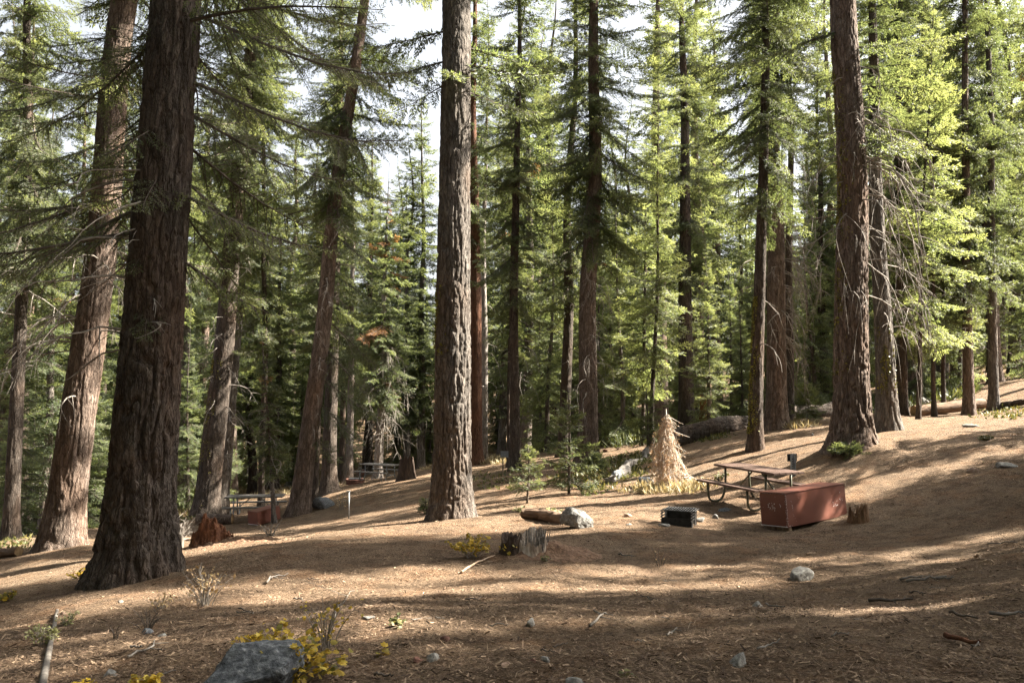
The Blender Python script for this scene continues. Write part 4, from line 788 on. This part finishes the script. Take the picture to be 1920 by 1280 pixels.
NB3 = np.array(onray(671, 881, at(671, 894).y)); frame_box('food_box', 'far red brown steel box in the sun beyond the grey pipe post', NB3, (.9, .42, .0), (-.9, .42, .0), 1, .62, .62, .46, 'box_paint', skid=False)

def post():
    p = Vector(onray(1487, 930, 18)); p.z = min(p.z, float(ground(p.x, p.y))); s = 18/F; H = onray(1487, 850, 18)[2]-p.z
    t = thing('marker_post', 'perforated grey steel post with a small dark plate on top behind the brown picnic table', 'post', p, RAD(8)); b = MB()
    for c, sx, sy in (((0, 0, H/2-.1), .075, .006), ((-.036, -.017, H/2-.1), .006, .03), ((.036, -.017, H/2-.1), .006, .03), ((-.05, -.031, H/2-.1), .03, .005), ((.05, -.031, H/2-.1), .03, .005)): b.box(c, sx, sy, H+.2)
    obj('channel_post', (b, [M['steel_grey']]), t)
    b = MB(); b.box((0, .012, H-.09), .23, .012, .17, bev=.003); obj('plate', (b, [M['plate_dark']]), t)
    for i in range(16):
        b = MB(); b.tube([(0, -.006, H-.12-i*.055), (0, .0, H-.12-i*.055)], .011, 8); obj('bolt_hole', (b, [M['plate_dark']]), t)
post()
p = at(654, 972); t = thing('pipe_post', 'bare grey pipe post with a small bent cap standing alone in the clearing', 'post', p); H = 1.35*.62*1.0
H = float(onray(654, 922, p.y)[2]-p.z); b = MB(); b.tube([(0, 0, -.1), (0, 0, H)], .020, 8); obj('pipe', (b, [M['pipe_silver']], True), t); b = MB(); b.box((-.02, 0, H+.02), .11, .06, .04, bev=.008); obj('cap', (b, [M['pipe_silver']]), t)
p = at(943, 882); t = thing('site_sign', 'thin dark post with a small grey plate beside the straight dark pole-like trunk', 'sign', p); H = float(onray(943, 850, p.y)[2]-p.z)
b = MB(); b.tube([(0, 0, -.1), (0, 0, H)], .022, 8); obj('pole', (b, [M['black_steel']], True), t); b = MB(); b.box((.06, -.03, H-.02), .30, .014, .24, bev=.004); obj('plate', (b, [M['steel_grey']]), t)
p = at(675, 896); t = thing('ring_post', 'pale metal post with a ring head standing against the far red brown box', 'post', p); H = float(onray(675, 880, p.y)[2]-p.z)
b = MB(); b.tube([(0, 0, -.1), (0, 0, H)], .085, 10); obj('pole', (b, [M['pipe_silver']], True), t); b = MB(); th = np.linspace(0, 6.283, 15); b.tube(np.stack([.11*np.cos(th), 0*th-.02, H+.06+.11*np.sin(th)], -1), .03, 8, cap=False); obj('ring', (b, [M['pipe_silver']], True), t)

def fire_ring():
    p = at(1274, 984); t = thing('fire_grill', 'black steel fire grill box with notched sides and a grate among pale stones', 'fire grill', p, RAD(-24)); w, d, h = .52, .42, .27
    for nm, c, sx, sy, sz in (('back_panel', (0, d/2, h/2), w, .008, h), ('front_panel', (0, -d/2, .07), w, .008, .16)):
        b = MB(); b.box(c, sx, sy, sz, bev=.002); obj(nm, (b, [M['black_steel']]), t)
    for s in (-1, 1):
        b = MB(); x = s*w/2; b.box((x, .11, h/2), .008, d-.24, h)                               # notched side plate: a comb of steps at its front edge
        b.box((x, -.175, .05), .008, .33-.20+.02, .14)
        for k in range(4): b.box((x, -.155+.03*k*0, .125+.05*k), .008, .30, .022)
        obj('side_panel', (b, [M['black_steel']]), t)
        b = MB(); b.box((s*w/2, -d/2+.012, h/2+.03), .016, .024, h-.05); obj('corner_strip', (b, [M['black_steel']]), t)
    b = MB()
    for k in range(13): b.tube([(-w/2+.03+.045*k, -.23, h+.012), (-w/2+.03+.045*k, .20, h+.012)], .0065, 6)
    for y in (-.23, .20): b.tube([(-w/2+.02, y, h+.012), (w/2-.02, y, h+.012)], .009, 6)
    obj('grate', (b, [M['grate_steel']], True), t)
fire_ring()

def far_ring():
    p = at(665, 907); t = thing('fire_ring', 'low rusty fire ring on the ground in front of the far red brown box', 'fire ring', p); b = MB(); th = np.linspace(0, 6.283, 25)
    for z in (.04, .13, .22): b.tube(np.stack([.45*np.cos(th), .45*np.sin(th), 0*th+z], -1), .05, 6, cap=False)
    obj('ring', (b, [M['rock_rust']], True), t); b = MB()
    for k in range(6): b.tube([(-.3, -.3+.12*k, .28), (.3, -.3+.12*k, .28)], .012, 5)
    obj('grate', (b, [M['grate_steel']]), t)
far_ring()

# ------------------------------------------------------------------ rocks
import bmesh
def ico(sub):
    bm = bmesh.new(); bmesh.ops.create_icosphere(bm, subdivisions=sub, radius=1); bm.verts.index_update()
    V = np.array([v.co[:] for v in bm.verts]); Fc = np.array([[v.index for v in f.verts] for f in bm.faces]); bm.free(); return V, Fc
ICO = {s: ico(s) for s in (3, 4, 5)}
def rock_mesh(seed, size, sub=4, angular=.5, fine=.085):
    V, Fc = ICO[sub]; g = rs(seed); Q = V.copy(); d = np.ones(len(V))
    for _ in range(9):
        n = norm(g.normal(0, 1, 3)); h = g.uniform(.45, .85); pr = Q@n; Q = Q-np.outer(np.maximum(0, pr-h)*(.6+.4*angular), n)
    Q = Q*(1+.35*(fbm(Q[:, 0]*1.2+seed, Q[:, 1]*1.2, Q[:, 2]*1.2)-.5)[:, None])+V*(fine*2*(fbm(Q[:, 0]*5+seed, Q[:, 1]*5, Q[:, 2]*5, 4)-.5))[:, None]
    b = MB(); b.add(Q*np.array(size), Fc); return b
def rock(label, px, py, wpx, hpx, seed, m='rock', deep=.75, sink=.3, rz=None, sub=4, name='rock', cat='rock', ang=.5, tilt=0.):
    p = at(px, py); s = p.y/F; w, h = wpx*s/2, hpx*s/2*1.25
    o = obj(name, (rock_mesh(seed, (w, w*deep, h), sub, ang), [M[m]], sub < 5), None, (p.x, p.y+w*deep*.5, p.z+h*(1-2*sink)-.01), (0, tilt, rz if rz is not None else seed*.1)); return tag(o, label, cat)
rock('angular grey granite boulder at the end of the short peeling log', 1086, 990, 66, 44, 3, 'rock', .7, .25, 0, 5, 'boulder', 'boulder', 1., .12)
rock('big blue grey boulder poking up among the yellow leaves', 450, 1302, 205, 108, 6, 'rock_dark', .8, .25, 0, 5, 'boulder', 'boulder', 1., -.25)
rock('flat grey boulder in the shade between two dark trunks beyond the clearing', 606, 952, 44, 26, 3, 'rock_dark', .9, .3, name='boulder', cat='boulder')
rock('grey stone leaning on the huge fallen log', 1357, 808, 26, 20, 4, 'rock', .8, .25, name='boulder', cat='boulder')
rock('low pale stone next to the leaning stone at the huge fallen log', 1376, 807, 18, 9, 5)
for i, (lab, px, py, w, h, m) in enumerate([
 ('rounded grey green rock upslope in the open shaded ground below the large red box', 1508, 1088, 58, 28, 'rock'), ('small flat grey rock lying downhill of the rounded grey green rock', 1421, 1138, 32, 16, 'rock'),
 ('small round grey rock with a yellow leaf resting against its top', 995, 1172, 25, 18, 'rock'), ('domed pale rock beside a dark stone on the bare needle floor', 812, 1236, 42, 20, 'rock'),
 ('dark wedge stone touching the domed pale rock', 783, 1238, 28, 12, 'rock_rust'), ('long grey slab of rock tilted in the needle floor', 1390, 1246, 58, 28, 'rock'),
 ('smooth pale rock half sunk beside the low yellow plants', 200, 1268, 36, 18, 'rock'), ('rust brown stone alone on the needle floor', 834, 1200, 26, 12, 'rock_rust'),
 ('low grey rock beside a dark stone on the needle floor', 1024, 1236, 32, 11, 'rock'), ('dark brown stone touching the low grey rock', 1001, 1240, 20, 9, 'rock_rust'),
 ('pale tan stone cut by the bottom edge of the picture', 1122, 1286, 28, 18, 'rock_tan'), ('grey rock at the bottom edge next to the pale tan stone', 1078, 1284, 46, 16, 'rock'),
 ('flat tan rock on the slope below the two straight trunks', 1828, 884, 22, 12, 'rock_tan'), ('long white rock on the upper slope', 1890, 876, 46, 13, 'rock'), ('slanted white rock on the slope under the two straight trunks', 1822, 800, 28, 12, 'rock'),
 ('grey flat rock under the bare black twigs near the massive dark pine', 272, 1186, 30, 11, 'rock_dark'), ('pale flat rock downhill of the bare black twigs', 302, 1194, 28, 10, 'rock'), ('round dun stone under the grey sticks by the massive dark pine', 116, 1152, 17, 11, 'rock_tan'),
 ('grey stone by the fire grill nearest the grate', 1249, 986, 26, 9, 'rock'), ('white stone just past the fire grill corner', 1313, 977, 18, 12, 'rock'), ('upright pale stone between the fire grill and the table leg', 1341, 972, 12, 11, 'rock'), ('low flat stone under the foot of the brown picnic table', 1362, 958, 30, 9, 'rock_dark'),
 ('small tan stone on the bare ground uphill of the boulder', 1177, 968, 18, 10, 'rock_tan'), ('flat grey stone sunk beside the fire grill on the open ground', 1180, 984, 16, 5, 'rock'), ('grey stone in front of the pale broken log', 1208, 909, 38, 20, 'rock_dark'),
 ('charred dark stone at the low end of the pale broken log', 1160, 898, 26, 22, 'rock_dark'), ('mossy grey rock behind the thin straight stem up the slope', 1733, 757, 26, 16, 'rock'), ('grey rock at the start of the pale log up the slope', 1742, 772, 22, 14, 'rock_dark'),
 ('white stone just beyond the clearing near the weathered table', 545, 912, 40, 12, 'rock'), ('small grey rock against the foot of the massive dark pine', 226, 1130, 13, 10, 'rock'), ('flat dark stone at the edge of the rotten red mound', 372, 1012, 16, 14, 'rock_dark'),
 ('pale flat stone on the needle floor near the low green plant', 690, 1160, 34, 9, 'rock'), ('dull rock barely showing in the needle floor', 945, 1248, 32, 11, 'rock_tan'), ('small white stone on the slope past the large reddish pine', 1524, 816, 9, 6, 'rock')]):
    rock(lab, px, py, w*1.05, h*1.15, 10+i, m, .7, .42, sub=4 if w > 20 else 3)

# ------------------------------------------------------------------ shrubs and low plants
LEAF = np.array([[0, 0], [.30, .16], [.52, .46], [.40, .50], [.46, .80], [.22, .74], [0, 1.0], [-.22, .74], [-.46, .80], [-.40, .50], [-.52, .46], [-.30, .16]])
OVAL = np.array([[0, 0], [.20, .25], [.24, .5], [.15, .8], [0, 1], [-.15, .8], [-.24, .5], [-.20, .25]])
def shrub(name, label, px, py, wpx, hpx, nst, nlf, ls, leaf, seed, lobed=True, wood='dead_wood', depth=.6, tan=.0, cat='shrub', thick=.004, horiz=.6, D=None):
    p = at(px, py) if D is None else Vector(onray(px, py, D)); s = p.y/F; W, H = wpx*s/2, hpx*s; g = rs(seed); t = thing(name, label, cat, p); b = MB(); lb = MB(); ends = []
    for i in range(nst):
        a = g.uniform(0, 6.283); r = g.uniform(.15, 1)**.6; E = np.array([math.cos(a)*W*r, math.sin(a)*W*depth*r, 0]); E[2] = H*g.uniform(.45, 1.)*(1.05-.35*r)+float(ground(p.x+E[0], p.y+E[1]))-p.z; q = np.linspace(0, 1, 7)
        o = np.array([math.cos(a)*W*.3*r*g.random(), math.sin(a)*W*.2*r, 0]); o[2] = float(ground(p.x+o[0], p.y+o[1]))-p.z-.02
        P = o+np.outer(q, E-o)+np.outer(np.sin(q*3.1)*.12*H, [math.cos(a)*-.4, .2*g.normal(), .7])+np.cumsum(g.normal(0, .018*H, (7, 3)), 0)*q[:, None]
        b.tube(P, thick*(1.3-q), 4, 0, cap=False); ends.append(P)
        for j in range(g.integers(1, 4)):
            k = g.integers(2, 6); d = norm(np.array([g.normal(), g.normal(), g.uniform(-.1, 1)])); l = H*g.uniform(.15, .4); PP = P[k]+np.outer(np.linspace(0, 1, 4)*l, d)+np.cumsum(g.normal(0, .02*l, (4, 3)), 0)
            b.tube(PP, thick*.55*np.linspace(1, .3, 4), 3, 0, cap=False); ends.append(PP)
    obj('stems', (b, [M[wood]]), t)
    if nlf:
        Vs, Fs, Ts = [], [], []; sh = LEAF if lobed else OVAL; m = len(sh)
        for i in range(nlf):
            P = ends[g.integers(len(ends))]; u = g.uniform(.35, 1)*(len(P)-1); k = min(int(u), len(P)-2); B = P[k]+(P[k+1]-P[k])*(u-k)+g.normal(0, .01, 3)
            n = norm(np.array([g.normal(0, horiz), g.normal(0, horiz)-.25, 1.])); d = norm(np.cross(n, g.normal(0, 1, 3))); e = np.cross(n, d); z = ls*g.uniform(.5, 1.25); cup = g.normal(0, .22)
            V = B+z*(np.outer(sh[:, 0], e)+np.outer(sh[:, 1], d))+np.outer(z*cup*np.abs(sh[:, 0]), n)+np.outer(-z*.18*sh[:, 1]**2, n)
            c = B+z*.5*d; o = len(Vs)*(m+1); Vs.append(np.concatenate([V, [c]])); Fs.append(np.stack([np.arange(m), (np.arange(m)+1) % m, np.full(m, m)], -1)+o); Ts.append(np.full(m+1, g.random()))
        lb.add(np.concatenate(Vs), np.concatenate(Fs), 0, np.concatenate(Ts)); obj('leaves', (lb, [M[leaf]]), t)
    return t
shrub('yellow_shrub', 'spreading yellow leaved bush growing over the blue grey boulder', 548, 1276, 270, 92, 44, 520, .042, 'leaf_yellow', 1, thick=.003)
shrub('yellow_shrub', 'yellow leaved sprig bush just uphill of the blue grey boulder', 520, 1228, 180, 66, 30, 260, .040, 'leaf_yellow', 2, thick=.003)
shrub('yellow_shrub', 'thin straggling bush with few yellow leaves and arching bare stems', 610, 1215, 150, 105, 16, 80, .034, 'leaf_yellow', 3, thick=.004)
shrub('yellow_shrub', 'tiny yellow leaved sprout alone on the needle floor', 713, 1230, 34, 16, 4, 9, .045, 'leaf_yellow', 4, thick=.002)
shrub('yellow_shrub', 'low yellow plant patch beside the smooth pale rock', 265, 1296, 85, 34, 18, 200, .03, 'leaf_yellow', 5, thick=.002)
shrub('yellow_shrub', 'small yellow plant cut by the lower frame edge beside the slim grey pole', 132, 1300, 95, 22, 14, 160, .03, 'leaf_yellow', 6, thick=.002)
shrub('yellow_shrub', 'yellow bush sprawling at the charred side of the splintered stump', 885, 1046, 110, 48, 26, 330, .05, 'leaf_yellow', 7, thick=.003)
shrub('yellow_shrub', 'yellow sprig leaning across the charred face of the splintered stump', 948, 1038, 46, 22, 8, 60, .05, 'leaf_yellow', 8, thick=.003)
shrub('yellow_shrub', 'low yellow shrub in the shadow behind the massive dark pine', 150, 1084, 60, 20, 14, 150, .05, 'leaf_yellow', 9, thick=.003)
shrub('yellow_shrub', 'yellow clump by the frame edge below the sunny bank', 6, 1128, 50, 26, 10, 90, .05, 'leaf_yellow', 10, thick=.003)
shrub('dry_shrub', 'pale dry bush with tan leaves and white twigs beside the massive dark pine', 385, 1136, 125, 92, 26, 150, .045, 'leaf_tan', 11, False, thick=.004, horiz=1.)
shrub('dry_shrub', 'thin dry weed with small white seed heads at the massive dark pine', 300, 1142, 90, 42, 14, 70, .036, 'leaf_tan', 12, False, thick=.003, horiz=1.)
shrub('bare_shrub', 'leafless black twiggy shrub over the grey flat rock', 278, 1178, 80, 48, 14, 0, .04, 'leaf_tan', 13, wood='limb', thick=.004)
shrub('bare_shrub', 'small leafless black twigs downhill of the dry weed', 218, 1196, 46, 34, 8, 0, .04, 'leaf_tan', 14, wood='limb', thick=.003)
shrub('bare_shrub', 'leafless dark twigs on the edge of the sunlit streak below the fire grill', 1237, 1060, 60, 44, 9, 5, .03, 'leaf_tan', 15, wood='limb', thick=.003)
shrub('sage_plant', 'pale grey green weed leaning over the slim grey pole', 78, 1210, 70, 46, 24, 260, .03, 'leaf_sage', 16, False, thick=.003, horiz=1.)
shrub('sage_plant', 'small pale weed behind the slim grey pole', 124, 1172, 50, 30, 16, 120, .03, 'leaf_sage', 17, False, thick=.003, horiz=1.)
shrub('dry_shrub', 'bleached tangle of dead twigs leaning out from the massive dark pine toward the rotten stump', 338, 1026, 44, 72, 26, 0, .04, 'leaf_tan', 18, thick=.011)
shrub('dry_shrub', 'bleached fallen twig spray on the ground before the small red steel box', 506, 1004, 62, 34, 16, 10, .04, 'leaf_tan', 19, False, thick=.009)
shrub('dry_shrub', 'dry tan weed at the foot of the reddish leaning trunk', 640, 955, 50, 36, 16, 90, .06, 'leaf_tan', 20, False, thick=.005, horiz=1.)
shrub('green_plant', 'low grey green plant by the pale flat stone', 744, 1172, 34, 18, 8, 40, .045, 'leaf_green', 21, thick=.002)
shrub('green_plant', 'single bright green sprout near the pale tan stone', 1174, 1268, 18, 12, 3, 9, .05, 'leaf_green', 22, thick=.002)
shrub('green_plant', 'low green patch on the upper slope below the white rock', 1850, 824, 40, 10, 20, 160, .05, 'leaf_green', 23, thick=.003)
shrub('green_plant', 'small green weed at the foot of the splintered stump', 1025, 1052, 40, 14, 8, 50, .03, 'leaf_green', 24, thick=.002)
for i, (lab, px, py, w, h, n, lf) in enumerate([('sunny white green bush mass at the foot of the dry brown fir', 1230, 920, 90, 16, 220, 'leaf_sage'), ('pale dry tuft row beside the dry brown fir toward the table', 1312, 908, 60, 15, 120, 'leaf_tan'),
  ('yellow green bush before the brown picnic table', 1352, 900, 34, 18, 160, 'leaf_green'), ('green bush mat in front of the huge fallen log', 1300, 822, 56, 14, 260, 'leaf_green'), ('pale flowering tuft behind the short peeling log', 1035, 962, 44, 12, 120, 'leaf_sage'), ('small pale tuft between the grey pine and the short log', 972, 960, 24, 11, 60, 'leaf_sage')]):
    shrub('low_shrub', lab, px, py, w, h, 26, n, .07, lf, 30+i, False, thick=.004, horiz=1.)

# ------------------------------------------------------------------ ground cover and litter (nobody could count these)
def cover(name, label, zones, m, seed, size=(.10, .28), wid=.02, up=.9):
    g = rs(seed); B = []
    for (px, py, w, h, n) in zones:
        for _ in range(n):
            a = g.uniform(0, 6.283); r = math.sqrt(g.random()); X = px+w*r*math.cos(a); Y = py+h*r*math.sin(a); B.append((X, Y))
    B = np.array(B); d = ray(B[:, 0], B[:, 1]); P = []
    ts = np.exp(np.linspace(math.log(4), math.log(130), 160))
    for i in range(0, len(d), 1500):
        dd = d[i:i+1500]/d[i:i+1500, 1:2]; pts = CAM+dd[:, None]*ts[None, :, None]; under = pts[..., 2] < ground(pts[..., 0], pts[..., 1]); k = np.argmax(under, 1); k[~under.any(1)] = len(ts)-1
        P.append(pts[np.arange(len(dd)), k])
    P = np.concatenate(P); P[:, :2] += g.normal(0, .18, (len(P), 2)); P[:, 2] = ground(P[:, 0], P[:, 1]); n = 5; C = np.repeat(P, n, 0); C[:, :2] += g.normal(0, .07, (len(C), 2)); N_ = len(C)
    T = norm(np.stack([g.normal(0, .6, N_), g.normal(0, .6, N_), np.full(N_, up)+g.normal(0, .3, N_)], -1)); l = g.uniform(*size, N_)[:, None]; W = norm(np.cross(T, g.normal(0, 1, (N_, 3))))*(wid*g.uniform(.5, 1.2, N_))[:, None]
    b = MB(); b.add(np.stack([C-W*.5, C+T*l*.5+W, C+T*l, C+T*l*.5-W], 1).reshape(-1, 3), np.arange(4*N_).reshape(-1, 4), 0, np.repeat(g.random(N_), 4)); o = obj(name, (b, [M[m]])); o['kind'] = 'stuff'; o['label'] = label
cover('dry_grass', 'dry golden grass at the sunny edge of the clearing', [(545, 912, 90, 16, 700), (470, 925, 40, 12, 260), (330, 945, 20, 30, 200), (800, 868, 60, 14, 420), (600, 880, 60, 10, 300), (940, 862, 40, 10, 300), (1250, 922, 80, 6, 160), (1850, 705, 60, 14, 140), (1490, 800, 24, 6, 120)], 'grass_dry', 3, (.12, .34), .018)
cover('ground_cover', 'low yellow green ground cover under the trees', [(1150, 888, 60, 16, 240), (1110, 916, 50, 8, 70), (1080, 900, 40, 10, 60), (1185, 862, 40, 12, 140), (1310, 820, 50, 8, 260), (1880, 775, 50, 12, 120), (30, 1020, 60, 12, 60), (930, 905, 60, 16, 60), (330, 960, 30, 20, 160)], 'leaf_green', 4, (.06, .2), .03, .6)
cover('understory', 'dim green undergrowth on the floor of the far wood', [(1120, 815, 150, 26, 900), (1330, 778, 130, 16, 700), (1600, 762, 120, 16, 400), (420, 890, 90, 24, 500), (180, 930, 160, 30, 700), (1750, 735, 80, 20, 300)], 'under', 9, (.25, .7), .05, .8)
def litter():
    g = rs(21); n = 520000; u = g.random(n); D = 3.4*(30/3.4)**(u**1.1); x = g.uniform(-.75, .75, n)*D; keep = vn(x*1.4, D*1.4, 3.)*.7+vn(x*.4, D*.4, 7.)*.5 > g.random(n)*.75; x, D = x[keep], D[keep]; n = len(x)
    big = g.random(n); l = np.where(big < .84, g.uniform(.015, .05, n), np.where(big < .993, .014+.05*g.random(n)**2.4, g.uniform(.05, .15, n))); w = np.where(big < .84, g.uniform(.0012, .0028, n), np.where(big < .993, g.uniform(.004, .013, n), g.uniform(.003, .006, n)))
    z = ground(x, D)+(fbm(x*11, D*11, 4.4, 2)-.5)*.02*sstep(20, 8, np.hypot(x-1, D-6)); a = g.uniform(0, 6.283, n); T = norm(np.stack([np.cos(a), np.sin(a), g.normal(0, .22, n)], -1)); S = norm(np.cross(T, np.stack([g.normal(0, .5, n), g.normal(0, .5, n), np.ones(n)], -1)))
    C = np.stack([x, D, z+.008+np.abs(T[:, 2])*l*.4], -1); L_ = (T*l[:, None]*.5); W = S*w[:, None]*.5
    q = np.stack([C-L_, C+W, C+L_, C-W], 1); flat = (big > .84)&(big < .993); q[flat] = np.stack([C-L_-W, C-L_*.8+W, C+L_+W*.7, C+L_*.9-W], 1)[flat]
    tone = np.where(big < .84, g.uniform(.1, .78, n), np.where(big < .993, g.uniform(0, .9, n)**1.6, g.uniform(.2, .9, n)))
    b = MB(); b.add(q.reshape(-1, 3), np.arange(4*n).reshape(-1, 4), 0, np.repeat(tone, 4)); o = obj('needle_litter', (b, [M['litter']])); o['kind'] = 'stuff'; o['label'] = 'fallen needles, bark chips and bits of twig on the ground'
litter()
def stick(label, a, b_, r, seed, m='stick', kink=.05, group=None, fork=True):
    A, B = at(*a), at(*b_); g = rs(seed); q = np.linspace(0, 1, 9); A, B = np.array(A), np.array(B); P = A+np.outer(q, B-A); L = np.linalg.norm(B-A); P[:, :2] += np.cumsum(g.normal(0, kink*L*.35, (9, 2)), 0)*np.sin(q*3.14)[:, None]
    P[:, 2] = ground(P[:, 0], P[:, 1])+r*.8+.012+np.abs(g.normal(0, .01, 9)); b = MB(); b.tube(P, r*(1.1-.6*q), 6)
    o = obj('fallen_stick', (b, [M[m]], True)); tag(o, label, 'stick', group)
    if fork:
        for k in (4, 6):
            d = norm(P[k+1]-P[k]); e = np.array([-d[1], d[0], .25])*g.choice([-1, 1]); QQ = P[k]+np.outer(np.linspace(0, 1, 4)*L*g.uniform(.12, .25), norm(d*.6+e)); b = MB(); b.tube(QQ, r*.5*np.linspace(1, .4, 4), 5); obj('twig', (b, [M[m]], True), o)
for i, (lab, a, b_, r, m) in enumerate([('pale forked stick lying across the sunlit streak on the open slope', (1700, 1094), (1775, 1084), .014, 'stick'), ('curved grey stick arching over the needle floor', (1688, 1090), (1738, 1084), .012, 'stick'),
  ('bright broken branch splinter at the sunny patch on the slope', (1828, 1046), (1864, 1060), .016, 'rot_tan'), ('long dark stick lying level on the slope', (1628, 1131), (1712, 1127), .016, 'limb'), ('thick reddish bent branch on the needle floor', (1772, 1200), (1838, 1214), .017, 'rot_red'),
  ('thin grey stick reaching the frame edge', (1856, 1158), (1926, 1156), .013, 'stick'), ('pale straight stick lit on the upper slope', (1852, 1022), (1908, 1020), .010, 'stick'), ('short pale stick aimed downhill on the needle floor', (1106, 1180), (1136, 1154), .010, 'stick'),
  ('long slanted stick beside the yellow bush and the splintered stump', (866, 1076), (928, 1045), .016, 'rot_tan'), ('white twig on the slope with small side twigs', (1756, 1090), (1790, 1088), .010, 'stick'), ('dark forked twig near the rounded grey green rock', (1780, 1155), (1835, 1168), .010, 'limb'),
  ('small white splinter on bare ground before the large red box', (1512, 1042), (1530, 1039), .012, 'rot_tan'), ('dim grey branch on the dark floor past the thin dry weed', (500, 1096), (540, 1078), .012, 'stick'), ('thin pale twig downhill of the flat rocks', (240, 1236), (290, 1206), .008, 'stick'),
  ('grey stick among the yellow plants by the domed smooth rock', (270, 1290), (330, 1262), .008, 'limb'), ('arching bare stem rising past the straggling yellow bush', (622, 1180), (665, 1110), .006, 'stick'), ('pale branch bits on the sunny floor left of the fire grill', (1160, 1042), (1190, 1046), .012, 'stick'), ('crooked grey stick lying on the open floor near a green sprout', (1250, 1196), (1270, 1182), .007, 'stick'), ('long thin grey stick near the long grey slab of rock', (1420, 1222), (1462, 1206), .006, 'stick')]):
    stick(lab, a, b_, r, 50+i, m)
g = rs(8); gl = 'small loose twigs scattered over the needle floor'
for i in range(24):
    px, py = g.uniform(120, 1900), g.uniform(1075, 1275); a = g.uniform(-.5, .5); l = g.uniform(14, 42); stick('small loose grey twig lying flat on the open needle floor', (px, py), (px+l*math.cos(a), py-l*math.sin(a)*.6), g.uniform(.004, .008), 100+i, 'stick' if i % 3 else 'limb', .1, gl, False)
